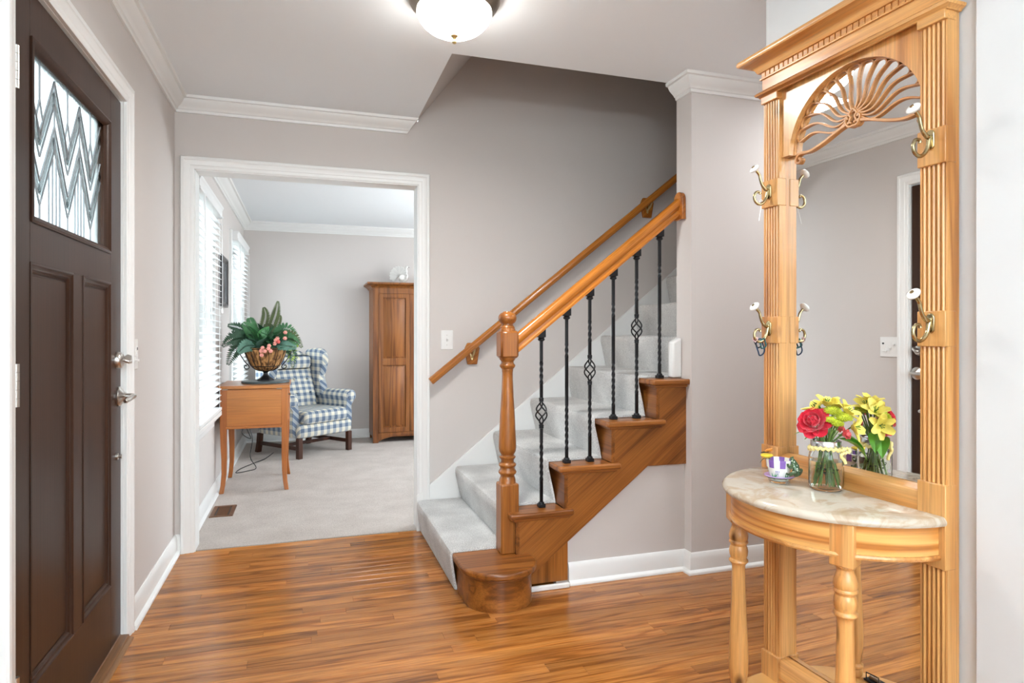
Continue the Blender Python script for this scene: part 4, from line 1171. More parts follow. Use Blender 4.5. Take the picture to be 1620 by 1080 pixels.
# green button chrysanthemums
mums = [((0.016, 0.010, 0.212), 0.023, 'pale green chrysanthemum above the red rose'), ((0.040, 0.012, 0.197), 0.026, 'largest pale green chrysanthemum at the right of the jar bouquet'), ((0.026, 0.026, 0.182), 0.018, 'green button chrysanthemum right of the red rose'), ((0.010, 0.028, 0.190), 0.014, 'small green chrysanthemum bud touching the red rose'), ((-0.002, -0.030, 0.205), 0.020, 'green button chrysanthemum on the mirror side of the bouquet'), ((-0.026, -0.034, 0.196), 0.018, 'green chrysanthemum lowest on the mirror side of the bouquet')]
for i, (hd, r, lab) in enumerate(mums):
    rt_ = (0.029 * math.cos(i * 1.7 + 0.5), 0.026 * math.sin(i * 1.7), 0.012)
    t, h, ax = flower('green_chrysanthemum', lab, 'flower', hd, rt_)
    X = T(*h) @ (ax * 0.5 + Vector((0, 0, 0.6)) + vw * 0.3).normalized().to_track_quat('Z', 'Y').to_matrix().to_4x4()
    c = MB(); c.ell((0, 0, 0.002), (r * 0.7, r * 0.7, r * 0.42), 14, 8, X)
    core = build('flower_head', c, YG, t, local=True)
    c = MB(); rr = random.Random(i)
    for k in range(90):
        f = (k + 0.5) / 90; ph = math.acos(1 - f * 1.15); a = k * 2.39996
        d = Vector((math.sin(ph) * math.cos(a), math.sin(ph) * math.sin(a), math.cos(ph) * 0.75)); b0_ = Vector((d.x * r * 0.5, d.y * r * 0.5, 0.002 + d.z * r * 0.3)); tp = Vector((d.x * r, d.y * r, 0.002 + d.z * r * 0.62))
        c.tube([X @ b0_, X @ ((b0_ + tp) / 2), X @ tp], [0.0012, 0.0016, 0.0007], 4)
    build('florets', c, YG, t, local=True, kind='stuff')
# spotted pink alstroemeria tucked low
for i, (hd, lab) in enumerate([((0.040, 0.020, 0.152), 'red and pink flower low at the right of the jar bouquet'), ((0.026, -0.034, 0.160), 'red and pink flower low on the mirror side of the bouquet'), ((-0.050, -0.016, 0.192), 'pale pink bud behind the red rose')]):
    rt_ = (0.010 - 0.01 * i, -0.010 + 0.01 * i, 0.012)
    t, h, ax = flower('pink_flower', lab, 'flower', hd, rt_)
    ax = (jf(hd[0], hd[1], 0) * 1.0 + Vector((0, 0, 0.02))).normalized(); e1 = ax.orthogonal().normalized(); e2 = ax.cross(e1)
    L = 0.02 if i < 2 else 0.012
    for k in range(9):
        a = 2 * PI * k / 9 * 2; op = 0.9 if k < 5 else 0.45
        rad = e1 * math.cos(a) + e2 * math.sin(a); d = (rad * math.sin(op) + ax * math.cos(op)).normalized(); nr = (ax * math.sin(op) - rad * math.cos(op)).normalized()
        build('petal', petal(h, d, nr, L, L * 0.8, -0.1), PNK, t, local=True)
# a clump of stems and fern fill in the neck
t = thing('greenery_sprig', JC + jf(0.0, 0.0, 0.04), 'dark green sprig filling the neck of the glass jar', 'foliage')
rr = random.Random(5); c = MB()
for k in range(15):
    a = rr.random() * 2 * PI; r0, r1 = rr.random() * 0.014, 0.012 + rr.random() * 0.035
    c.tube([jf((r0 + 0.016) * math.cos(a), (r0 + 0.016) * math.sin(a), -0.028 + rr.random() * 0.012), jf(r0 * 0.9 * math.cos(a), r0 * 0.9 * math.sin(a), 0.07), jf(r1 * math.cos(a), r1 * math.sin(a) , 0.115 + rr.random() * 0.04)], 0.0016, 5)
build('sprig_stems', c, G3, t, local=True, kind='stuff')
c = MB()
for k in range(40):
    a = rr.random() * 2 * PI; r = rr.random() * 0.022; z = 0.004 + rr.random() * 0.022; d = Vector((rr.uniform(-1, 1), rr.uniform(-1, 1), rr.uniform(-.6, .6))) * 0.011
    p = jf(r * math.cos(a), r * math.sin(a), z); leaf_mesh(c, p, p + d, 0.006, 0.2, n=3)
build('sprig_leaves', c, plain('dark_sprig', srgb(44, 58, 30), 0.6), t, local=True, kind='stuff')

# painted ceramic pot with frog and butterfly, on a glass saucer
PC = hw(0.410, 0.105, 0.742)
sau = thing('glass_saucer', PC, 'clear glass saucer with lilac rim under the small painted pot', 'saucer')
build('dish', MB().lathe([(0.0005, 0.0005), (0.026, 0.0005), (0.028, 0.003), (0.031, 0.011), (0.040, 0.0165), (0.0415, 0.018), (0.040, 0.0195), (0.030, 0.015), (0.026, 0.005), (0.0005, 0.004)], (0, 0, 0), 40), M['jarglass'], sau, local=True)
build('lilac_rim', MB().lathe([(0.0345, 0.0172), (0.040, 0.0195), (0.0418, 0.0182), (0.0405, 0.0202), (0.0345, 0.0180)], (0, 0, 0), 40), plain('lilac_glaze', srgb(176, 150, 196), 0.2), sau, local=True)
P0_ = PC + Vector((0, 0, 0.0058))
pot = thing('painted_pot', P0_, 'small cream ceramic pot with purple checked rim and green frog on its side', 'pot')
def pot_mat():
    m, t_, p = nt('checked_glaze'); L = t_.links.new
    tc = N(t_, 'ShaderNodeTexCoord'); g = N(t_, 'ShaderNodeTexGradient', gradient_type='RADIAL'); L(tc.outputs['Object'], g.inputs['Vector'])
    a = N(t_, 'ShaderNodeMath', operation='MULTIPLY'); a.inputs[1].default_value = 7.0; L(g.outputs['Fac'], a.inputs[0])
    f = N(t_, 'ShaderNodeMath', operation='FRACT'); L(a.outputs[0], f.inputs[0])
    l = N(t_, 'ShaderNodeMath', operation='LESS_THAN'); l.inputs[1].default_value = 0.5; L(f.outputs[0], l.inputs[0])
    x = N(t_, 'ShaderNodeMix', data_type='RGBA'); L(l.outputs[0], x.inputs['Factor']); x.inputs[6].default_value = c4(srgb(238, 234, 224)); x.inputs[7].default_value = c4(srgb(130, 92, 168))
    L(x.outputs[2], p.inputs['Base Color']); p.inputs['Roughness'].default_value = 0.15
    return m
CER = plain('cream_glaze', srgb(232, 230, 220), 0.15)
build('pot_body', MB().lathe([(0.0005, 0.0), (0.022, 0.0), (0.024, 0.002), (0.0315, 0.036), (0.0315, 0.038), (0.027, 0.036), (0.020, 0.004), (0.0005, 0.004)], (0, 0, 0), 36), CER, pot, local=True)
build('checked_rim', MB().lathe([(0.030, 0.036), (0.034, 0.037), (0.0345, 0.040), (0.0365, 0.058), (0.0345, 0.059), (0.0315, 0.040), (0.028, 0.036)], (0, 0, 0), 40), pot_mat(), pot, local=True)
c = MB()
pv = (Vector((0, 0, 0)) - Vector((PC.x, PC.y, 0))).normalized(); prt = Vector((-pv.y, pv.x, 0))
def on_pot(a, z, off=0.0006):
    r = 0.024 + (0.0315 - 0.024) * (z - 0.002) / 0.034 + off
    return (pv * math.cos(a) + prt * math.sin(a)) * r + Vector((0, 0, z))
for a0, a1 in ((-0.55, -0.75), (-0.5, -0.15), (-0.52, -0.35), (0.7, 0.6), (0.75, 0.95)):
    c.tube([on_pot(a0, 0.006), on_pot((a0 + a1) / 2 - 0.03, 0.013), on_pot(a1, 0.022)], [0.0008, 0.0018, 0.0004], 5)
build('painted_leaves', c, plain('leaf_paint', srgb(60, 140, 80), 0.3), pot, local=True, kind='stuff')
c = MB()
for a in (-0.30, -0.16, -0.02):
    c.tube([on_pot(a - 0.12, 0.014), on_pot(a, 0.027)], 0.0006, 5).ell(on_pot(a, 0.028), (0.0016, 0.0016, 0.0022), 6, 4)
build('painted_buds', c, plain('lavender_paint', srgb(130, 120, 170), 0.3), pot, local=True, kind='stuff')
def frog_mat():
    m, t_, p = nt('spotted_frog'); L = t_.links.new
    tc = N(t_, 'ShaderNodeTexCoord'); v = N(t_, 'ShaderNodeTexVoronoi'); v.inputs['Scale'].default_value = 165; L(tc.outputs['Object'], v.inputs['Vector'])
    l = N(t_, 'ShaderNodeMath', operation='LESS_THAN'); l.inputs[1].default_value = 0.30; L(v.outputs['Distance'], l.inputs[0])
    x = N(t_, 'ShaderNodeMix', data_type='RGBA'); L(l.outputs[0], x.inputs['Factor']); x.inputs[6].default_value = c4(srgb(66, 92, 62)); x.inputs[7].default_value = c4(srgb(226, 228, 206))
    L(x.outputs[2], p.inputs['Base Color']); p.inputs['Roughness'].default_value = 0.25
    return m
FRG = frog_mat(); FG2 = plain('frog_green', srgb(70, 90, 60), 0.3)
fa = prt * 0.90 + pv * 0.42
def fp(o_, z, s_=0.0): return fa.normalized() * o_ + Vector((-fa.y, fa.x, 0)).normalized() * s_ + Vector((0, 0, z))
c = MB(); c.loft([[fp(0.043 + ox + r * 0.75 * math.cos(a), z, r * math.sin(a)) for a in [2 * PI * k / 14 for k in range(14)]] for ox, z, r in ((0.006, 0.016, 0.002), (0.007, 0.020, 0.010), (0.006, 0.030, 0.0145), (0.003, 0.042, 0.0145), (0.0, 0.052, 0.0115), (-0.004, 0.060, 0.009), (-0.008, 0.066, 0.0065), (-0.010, 0.069, 0.002))])
fr_ = build('frog', c, FRG, pot, local=True, subsurf=1)
for s_ in (-1, 1):
    build('frog_foreleg', MB().tube(cat_rom([fp(0.040, 0.050, s_ * 0.010), fp(0.044, 0.044, s_ * 0.019), fp(0.036, 0.046, s_ * 0.022), fp(0.033, 0.052, s_ * 0.020)], 4), [0.004] * 8 + [0.003] * 5, 8), FG2, fr_, local=True)
    build('frog_hindleg', MB().tube(cat_rom([fp(0.050, 0.022, s_ * 0.008), fp(0.052, 0.032, s_ * 0.019), fp(0.040, 0.024, s_ * 0.022), fp(0.030, 0.026, s_ * 0.024)], 4), [0.006] * 5 + [0.005] * 4 + [0.003] * 4, 8), FG2, fr_, local=True)
    build('frog_eye', MB().ell(fp(0.036, 0.068, s_ * 0.005), (0.0026, 0.0026, 0.0026), 8, 6), FG2, fr_, local=True)
fl0 = pv * 0.006 - prt * 0.033 + Vector((0, 0, 0.060))
build('yellow_flower', MB().lathe([(0.0005, 0.0), (0.008, 0.001), (0.0165, 0.006), (0.0175, 0.009), (0.013, 0.012), (0.0005, 0.013)], fl0, 16), plain('flower_yellow', srgb(236, 208, 64), 0.5, bump=1.0, bscale=300), pot, local=True)
c = MB()
for s_ in (-1, 1): leaf_mesh(c, fl0 + Vector((0, 0, 0.002)), fl0 + prt * (0.018 * s_) + Vector((0, 0, -0.016)), 0.010, 0.1)
build('flower_leaves', c, plain('dark_leaf', srgb(44, 74, 46), 0.4), pot, local=True, kind='stuff')
bt0 = fl0 + Vector((0, 0, 0.0145))
bo = build('butterfly', MB().tube([bt0 - prt * 0.016, bt0 - prt * 0.006 + Vector((0, 0, 0.002)), bt0 + prt * 0.006 + Vector((0, 0, 0.003))], [0.001, 0.0026, 0.001], 8), plain('butterfly_dark', (0.03, 0.02, 0.015), 0.5), pot, local=True)
OR = plain('butterfly_orange', srgb(206, 130, 44), 0.5, vary=0.5, vscale=220)
for s_ in (-1, 1):
    c = MB(); c.prism([bt0 + Vector((0, 0, 0.003)), bt0 - prt * 0.006 + pv * s_ * 0.010 + Vector((0, 0, 0.004)), bt0 + prt * 0.002 + pv * s_ * 0.014 + Vector((0, 0, 0.010)), bt0 + prt * 0.014 + pv * s_ * 0.009 + Vector((0, 0, 0.012)), bt0 + prt * 0.016 + pv * s_ * 0.002 + Vector((0, 0, 0.007))], (0, 0, 0.0008))
    build('wing', c, OR, bo, local=True)

# ------------------------------------------------------------------ front room: windows and blinds
def window(n, y0, y1, lab):
    z0, z1 = WZ
    w = struct('window_%d' % n, MB().box(-0.76, y0, z0, -0.70, y0 + 0.045, z1).box(-0.76, y1 - 0.045, z0, -0.70, y1, z1).box(-0.76, y0, z0, -0.70, y1, z0 + 0.045)
               .box(-0.76, y0, z1 - 0.045, -0.70, y1, z1).box(-0.75, y0, (z0 + z1) / 2 - 0.02, -0.705, y1, (z0 + z1) / 2 + 0.02), M['trim'], lab)
    build('jamb_liner', MB().box(-0.78, y0, z0, X2, y0 + 0.012, z1), M['trim'], w); build('jamb_liner', MB().box(-0.78, y1 - 0.012, z0, X2, y1, z1), M['trim'], w); build('head_liner', MB().box(-0.78, y0, z1 - 0.012, X2, y1, z1), M['trim'], w)
    build('pane', MB().box(-0.733, y0 + 0.04, z0 + 0.04, -0.728, y1 - 0.04, z1 - 0.04), M['pane'], w, flat=True)
    for q in (1, 2):
        yy = y0 + (y1 - y0) * q / 3
        build('muntin', MB().box(-0.738, yy - 0.007, z0 + 0.04, -0.722, yy + 0.007, z1 - 0.04), M['trim'], w)
    c = MB(); c.mould(CASE, [(y0 - 0.0, z0), (y0 - 0.0, z1), (y1, z1), (y1, z0)], T(X2, 0, 0) @ YZ)
    build('casing', c, M['trim'], w)
    build('sill', MB().box(-0.70, y0 - 0.075, z0 - 0.032, X2 + 0.062, y1 + 0.075, z0), M['trim'], w, 0.004)
    build('sill_apron', MB().box(X2 - 0.001, y0 - 0.05, z0 - 0.105, X2 + 0.016, y1 + 0.05, z0 - 0.032), M['trim'], w, 0.003)
window(1, W1[0], W1[1], 'nearer window of the front room behind its white blind'); window(2, W2[0], W2[1], 'farther window of the front room by the corner')

def blind(y0, y1, lab, zb):
    t = thing('window_blind', (-0.585, (y0 + y1) / 2, 2.0), lab, 'blind', group=None)
    xc = -0.585
    val = [(xc - 0.036, 1.966), (xc + 0.030, 1.966), (xc + 0.032, 1.978), (xc + 0.026, 1.984), (xc + 0.026, 2.018), (xc + 0.032, 2.028), (xc + 0.036, 2.036), (xc + 0.036, 2.043), (xc - 0.036, 2.043)]
    build('valance', MB().prism([(x, y0 - 0.02, z) for x, z in val], (0, y1 - y0 + 0.04, 0)), M['blind'], t, 0.002)
    pitch = 0.0425; n = int((1.955 - zb) / pitch)
    ang = math.radians(16)
    dx, dz = 0.024 * math.cos(ang), 0.024 * math.sin(ang)
    s0 = MB().prism([(-dx, 0, dz), (0, 0, 0.0022), (dx, 0, -dz), (dx, 0, -dz - 0.0026), (0, 0, -0.0006), (-dx, 0, dz - 0.0026)], (0, y1 - y0, 0))
    first = None
    for k in range(n):
        z = 1.950 - pitch * (k + 0.5)
        if first is None:
            first = build('slat', s0, M['blind'], t, local=True); o_ = first
        else:
            o_ = first.copy(); COL.objects.link(o_)
        o_.location = (0, y0 - (y0 + y1) / 2, z - 2.0)
    build('bottom_rail', MB().box(xc - 0.026, y0, zb - 0.012, xc + 0.026, y1, zb + 0.008), M['blind'], t, 0.003)
    for yy in (y0 + 0.12, (y0 + y1) / 2, y1 - 0.12):
        for sx in (-0.026, 0.026):
            build('ladder_cord', MB().tube([(xc + sx, yy, zb), (xc + sx, yy, 1.97)], 0.0012, 5), M['blind'], t)
    build('pull_cord', MB().tube([(xc + 0.034, y1 - 0.05, 1.97), (xc + 0.034, y1 - 0.05, 1.34)], 0.0014, 5), M['blind'], t)
    build('cord_tassel', MB().lathe([(0.0005, 0.0), (0.007, 0.004), (0.006, 0.025), (0.003, 0.036), (0.0005, 0.038)], (xc + 0.034, y1 - 0.05, 1.30), 10), M['plastic'], t)
    build('tilt_wand', MB().tube([(xc + 0.036, y0 + 0.10, 1.96), (xc + 0.040, y0 + 0.10, 1.20)], 0.004, 6), M['blind'], t)
blind(3.92, 4.885, 'white slatted blind on the nearer front room window beside the door casing', 0.640)
blind(5.985, 7.09, 'white slatted blind on the farther window behind the plant', 0.640)
# dark framed picture between the windows
t = thing('picture_frame', (X2 + 0.012, 5.46, 1.58), 'dark framed picture on the wall between the two blinds', 'picture')
c = MB(); c.mould([(0, 0.0), (0, 0.022), (-0.012, 0.026), (-0.035, 0.014), (-0.042, 0.008), (-0.042, 0)], [(5.26, 1.37), (5.66, 1.37), (5.66, 1.76), (5.26, 1.76)][::-1], T(X2 + 0.001, 0, 0) @ YZ, closed=True)
build('frame', c, plain('black_frame', (0.015, 0.014, 0.014), 0.3), t)
build('print', MB().box(X2 + 0.001, 5.295, 1.405, X2 + 0.008, 5.625, 1.725), plain('grey_print', srgb(120, 120, 122), 0.15, vary=0.5, vscale=9), t)
# floor register
t = thing('floor_register', (-0.512, 4.545, 0.004), 'brown metal floor register in the carpet by the opening', 'vent')
RG = plain('register_brown', srgb(112, 78, 54), 0.4, metal=0.2)
c = MB(); c.mould([(0, 0.004), (0, 0.0075), (0.022, 0.010), (0.026, 0.006), (0.026, 0.004)], [(-0.556, 4.437), (-0.468, 4.437), (-0.468, 4.653), (-0.556, 4.653)][::-1], T(0, 0, 0), closed=True)
build('register_frame', c, RG, t)
build('register_well', MB().box(-0.557, 4.436, 0.0042, -0.467, 4.654, 0.0048), M['darkplastic'], t)
lv0 = None
for k in range(14):
    c = None
    if lv0 is None:
        lv0 = build('louvre', MB().box(-0.545, -0.0035, 0.0048, -0.479, 0.0035, 0.0085), RG, t); lv0.location = (lv0.location[0], 4.447, 0)
        lv0.location = (0, 4.447, 0)
    else:
        o_ = lv0.copy(); COL.objects.link(o_); o_.location = (0, 4.447 + k * 0.0151, 0)

# sewing cabinet table
SC = thing('sewing_cabinet', (-0.35, 5.32, 0.004), 'maple stained sewing cabinet table with curved legs under the fern urn', 'table')
x0, x1, y0, y1 = -0.590, -0.128, 5.035, 5.600
SZ = 0.004
build('cabinet_body', MB().box(x0 + 0.006, y0 + 0.004, 0.468, x1 - 0.006, y1 - 0.004, 0.755), M['cherry'], SC, 0.002)
build('front_panel', MB().box(x0 + 0.045, y0 - 0.0015, 0.490, x1 - 0.045, y0 + 0.01, 0.748), M['cherry'], SC, 0.002)
build('table_top', MB().box(x0 - 0.015, y0 - 0.012, 0.758, x1 + 0.012, y1 + 0.01, 0.781), M['cherry'], SC, 0.003)
build('bottom_moulding', MB().box(x0 + 0.04, y0 - 0.003, 0.468, x1 - 0.04, y0 + 0.01, 0.486), M['cherry'], SC, 0.002)
for xx in (x0 + 0.035, x1 - 0.06):
    build('hinge', MB().box(xx - 0.018, y0 - 0.014, 0.753, xx + 0.018, y0 + 0.0, 0.759), M['bronze'], SC)
build('knob', MB().lathe([(0.0005, 0), (0.006, 0), (0.005, 0.010), (0.010, 0.016), (0.009, 0.021), (0.0005, 0.023)], (0, 0, 0), 12, T(x1 - 0.004, 5.16, 0.70) @ Matrix.Rotation(PI / 2, 4, 'Y')), M['bronze'], SC)
for sx, sy in ((-1, -1), (1, -1), (-1, 1), (1, 1)):
    lx = x0 + 0.022 if sx < 0 else x1 - 0.022; ly = y0 + 0.022 if sy < 0 else y1 - 0.022
    rings = []
    for z, w, o_ in ((0.757, 0.024, 0), (0.60, 0.0235, 0), (0.468, 0.0225, 0), (0.36, 0.021, -0.001), (0.25, 0.0185, -0.004), (0.14, 0.0165, -0.003), (0.06, 0.0155, 0.004), (0.0, 0.0150, 0.013)):
        cx_, cy_ = lx + sx * o_, ly + sy * o_
        rings.append([(cx_ - w, cy_ - w, SZ + z), (cx_ + w, cy_ - w, SZ + z), (cx_ + w, cy_ + w, SZ + z), (cx_ - w, cy_ + w, SZ + z)])
    build('leg', MB().loft(rings), M['cherry_z'], SC, 0.004)
# slate disc and urn
UX, UY, UZ = -0.297, 5.30, 0.781
disc = build('slate_disc', MB().lathe([(0.0005, 0.0005), (0.170, 0.0005), (0.174, 0.004), (0.174, 0.014), (0.170, 0.018), (0.0005, 0.018)], (UX + 0.0, UY, UZ), 48), plain('slate', srgb(72, 84, 86), 0.35, vary=0.2, vscale=20))
tag(disc, 'round dark slate slab under the urn on the sewing cabinet', 'slab')
UZ += 0.0185
urn = thing('footed_urn', (UX, UY, UZ), 'woven basket urn with black iron foot and scroll handles', 'urn')
def basket_mat():
    m, t_, p = nt('woven_basket'); L = t_.links.new
    tc = N(t_, 'ShaderNodeTexCoord'); n = N(t_, 'ShaderNodeTexNoise'); setin(n, Scale=1.0, Detail=3.0)
    mp_ = N(t_, 'ShaderNodeMapping'); mp_.inputs['Scale'].default_value = (60, 60, 14); L(tc.outputs['Object'], mp_.inputs['Vector']); L(mp_.outputs[0], n.inputs['Vector'])
    r = N(t_, 'ShaderNodeValToRGB'); e = r.color_ramp.elements; e[0].position = 0.38; e[0].color = c4(srgb(92, 60, 30)); e[1].position = 0.62; e[1].color = c4(srgb(196, 146, 88))
    L(n.outputs['Fac'], r.inputs['Fac']); L(r.outputs['Color'], p.inputs['Base Color']); p.inputs['Roughness'].default_value = 0.8
    b = N(t_, 'ShaderNodeBump'); b.inputs['Strength'].default_value = 0.8; b.inputs['Distance'].default_value = 0.004; L(n.outputs['Fac'], b.inputs['Height']); L(b.outputs['Normal'], p.inputs['Normal'])
    return m
build('basket_bowl', MB().lathe([(0.0005, 0.070), (0.045, 0.074), (0.080, 0.090), (0.108, 0.120), (0.132, 0.170), (0.148, 0.215), (0.156, 0.245), (0.160, 0.252), (0.150, 0.252), (0.14, 0.22), (0.0005, 0.20)], (0, 0, 0), 40), basket_mat(), urn, local=True)
c = MB()
build('iron_foot', MB().lathe([(0.0005, 0.0), (0.062, 0.0), (0.062, 0.006), (0.052, 0.014), (0.030, 0.030), (0.018, 0.046), (0.016, 0.058), (0.022, 0.066), (0.030, 0.0705), (0.0005, 0.071)], (0, 0, 0), 6), M['iron'], urn, local=True)
for k in range(14):
    a = 2 * PI * k / 14
    pts = [(r * math.cos(a), r * math.sin(a), z) for r, z in ((0.047, 0.073), (0.082, 0.090), (0.1105, 0.120), (0.1345, 0.170), (0.1505, 0.215), (0.1595, 0.246))]
    build('iron_rib', MB().tube(cat_rom(pts, 3), 0.0022, 5), M['iron'], urn, local=True)
for r, z in ((0.160, 0.243), (0.103, 0.111)):
    build('iron_hoop', MB().tube([(r * math.cos(2 * PI * k / 40), r * math.sin(2 * PI * k / 40), z) for k in range(40)], 0.003, 6, True), M['iron'], urn, local=True)
for s_ in (-1, 1):
    pts = [(s_ * 0.165, -0.01, 0.245), (s_ * 0.185, -0.01, 0.215), (s_ * 0.150, -0.01, 0.150), (s_ * 0.118, -0.01, 0.110), (s_ * 0.128, -0.01, 0.090), (s_ * 0.150, -0.01, 0.098), (s_ * 0.148, -0.01, 0.116), (s_ * 0.134, -0.01, 0.113)]
    build('scroll_handle', MB().tube(cat_rom(pts, 6), 0.004, 6), M['iron'], urn, local=True)
# silk fern arrangement
fern = thing('fern_arrangement', (UX, UY, UZ + 0.22), 'bushy green fern arrangement with pink blossoms in the basket urn', 'plant')
FG = [plain('fern_green', srgb(62, 116, 70), 0.5, vary=0.25, vscale=30), plain('fern_dark', srgb(46, 84, 58), 0.5, vary=0.25, vscale=30), plain('fern_blue', srgb(92, 134, 116), 0.5, vary=0.2, vscale=30), plain('fern_olive', srgb(78, 92, 48), 0.5, vary=0.25, vscale=30)]
BR = plain('bright_leaf', srgb(106, 176, 110), 0.4, vary=0.2, vscale=25)
rr = random.Random(21)
def frond(base, pts_, wid, mat, n=32, sd=None):
    sp = cat_rom([base] + pts_, 6); m_ = len(sp); c = MB()
    c.tube(sp, [0.0022 * (1 - 0.8 * i / m_) for i in range(m_)], 5)
    for k in range(2, n):
        f = k / n; q = f * (m_ - 1); i = min(int(q), m_ - 2); p = sp[i].lerp(sp[i + 1], q - i); d = (sp[i + 1] - sp[i]).normalized()
        side = sd if sd is not None else d.cross(Vector((0.3, -1, 0.2)))
        if side.length < 1e-3: side = Vector((1, 0, 0))
        side = side.normalized(); w = wid * math.sin(PI * (0.12 + 0.86 * f)) ** 0.8
        for s_ in (-1, 1):
            tip = p + side * (s_ * w) + d * (w * 0.45)
            leaf_mesh(c, p, tip, max(0.008, w * 0.36), 0.06, side=d, n=3)
    build('frond', c, mat, fern, local=True)
V = Vector
FR = [  # (control points, leaflet length, material)
    ([V((-0.06, 0.0, 0.12)), V((-0.10, -0.03, 0.22)), V((-0.115, -0.03, 0.26))], 0.045, 0), ([V((-0.10, 0.0, 0.10)), V((-0.18, 0.0, 0.18)), V((-0.27, 0.0, 0.205))], 0.055, 1),
    ([V((-0.02, 0.02, 0.16)), V((0.00, 0.02, 0.28)), V((-0.015, 0.02, 0.345))], 0.040, 3), ([V((0.04, 0.02, 0.18)), V((0.075, 0.02, 0.30)), V((0.090, 0.02, 0.395))], 0.042, 3),
    ([V((0.06, 0.0, 0.15)), V((0.095, 0.0, 0.24)), V((0.105, 0.0, 0.285))], 0.030, 3), ([V((0.08, 0.0, 0.12)), V((0.15, 0.0, 0.18)), V((0.235, 0.0, 0.12))], 0.055, 0),
    ([V((0.10, -0.05, 0.08)), V((0.17, -0.08, 0.10)), V((0.25, -0.06, 0.06))], 0.06, 0), ([V((0.08, -0.08, 0.06)), V((0.14, -0.14, 0.05)), V((0.23, -0.16, 0.035))], 0.05, 2),
    ([V((-0.10, -0.06, 0.08)), V((-0.17, -0.1, 0.11)), V((-0.29, -0.10, 0.07))], 0.07, 1), ([V((-0.06, -0.08, 0.10)), V((-0.10, -0.13, 0.17)), V((-0.15, -0.15, 0.22))], 0.055, 0),
    ([V((-0.12, 0.0, 0.06)), V((-0.21, 0.0, 0.02)), V((-0.27, 0.0, -0.10))], 0.06, 1), ([V((-0.12, 0.05, 0.10)), V((-0.22, 0.05, 0.12)), V((-0.31, 0.02, 0.04))], 0.06, 1),
    ([V((0.12, 0.0, 0.05)), V((0.19, 0.0, 0.0)), V((0.20, -0.02, -0.13))], 0.05, 1), ([V((0.0, -0.08, 0.10)), V((0.02, -0.14, 0.13)), V((-0.02, -0.17, 0.15))], 0.06, 0),
    ([V((0.05, 0.08, 0.10)), V((0.10, 0.14, 0.14)), V((0.18, 0.18, 0.13))], 0.06, 1), ([V((-0.05, 0.08, 0.10)), V((-0.1, 0.14, 0.14)), V((-0.17, 0.16, 0.13))], 0.06, 1),
    ([V((0.02, 0.10, 0.10)), V((0.02, 0.14, 0.17)), V((0.0, 0.16, 0.22))], 0.06, 1), ([V((-0.07, -0.1, 0.05)), V((-0.13, -0.15, 0.05)), V((-0.18, -0.17, 0.0))], 0.055, 2), ([V((0.12, -0.06, 0.10)), V((0.20, -0.06, 0.12)), V((0.27, -0.06, 0.03))], 0.05, 3)]
for pts_, w_, mi in FR: frond(V((pts_[0].x * 0.15, pts_[0].y * 0.15, 0.02)), pts_, w_, FG[mi])
for k, (bx, by, bz, tx, ty, tz, w_, mt_) in enumerate([(-0.02, -0.08, 0.09, 0.035, -0.12, 0.195, 0.115, BR), (-0.05, -0.10, 0.04, 0.02, -0.15, 0.10, 0.075, FG[2]), (-0.02, -0.10, 0.10, 0.055, -0.15, 0.03, 0.05, FG[0]), (-0.04, -0.08, 0.06, -0.13, -0.14, 0.20, 0.085, FG[0]), (0.04, -0.07, 0.08, 0.14, -0.11, 0.16, 0.10, FG[0]), (-0.05, -0.09, 0.05, -0.17, -0.14, 0.10, 0.08, FG[1]), (0.10, -0.05, 0.06, 0.22, -0.08, 0.10, 0.08, FG[0]), (-0.02, 0.0, 0.10, -0.06, -0.03, 0.22, 0.08, FG[1]), (0.03, 0.0, 0.1, 0.07, -0.02, 0.20, 0.09, FG[1]), (-0.10, -0.05, 0.02, -0.24, -0.08, 0.15, 0.07, FG[1])]):
    o_ = build('broad_leaf', leaf_mesh(MB(), (bx, by, bz), (tx, ty, tz), w_, 0.12, n=9, fold=0.2), mt_, fern, local=True)
c = MB()
for k in range(150):
    a = rr.random() * 2 * PI; r = 0.03 + 0.17 * rr.random(); p = V((r * math.cos(a), r * math.sin(a) * 0.8, 0.01 + 0.10 * rr.random()))
    d = V((math.cos(a), math.sin(a) * 0.8, rr.uniform(-0.1, 0.9))).normalized() * rr.uniform(0.04, 0.08); leaf_mesh(c, p, p + d, 0.028, 0.15, n=4)
build('filler_leaves', c, FG[1], fern, local=True, kind='stuff')
c = MB()
for k in range(26):
    p = V((0.205 + rr.uniform(-0.03, 0.035), -0.10 + rr.uniform(-0.03, 0.03), 0.00 + rr.uniform(-0.07, 0.05))); d = V((rr.uniform(-1, 1), rr.uniform(-1, 0.3), rr.uniform(-1, 0.4))).normalized() * 0.034
    leaf_mesh(c, p, p + d, 0.016, 0.1, n=3)
build('ivy_leaves', c, plain('ivy_lime', srgb(150, 176, 84), 0.5, vary=0.2, vscale=40), fern, local=True, kind='stuff')
PKB = plain('blossom_pink', srgb(236, 160, 146), 0.6, vary=0.15, vscale=60); PKC = plain('blossom_coral', srgb(226, 104, 96), 0.6, vary=0.15, vscale=60)
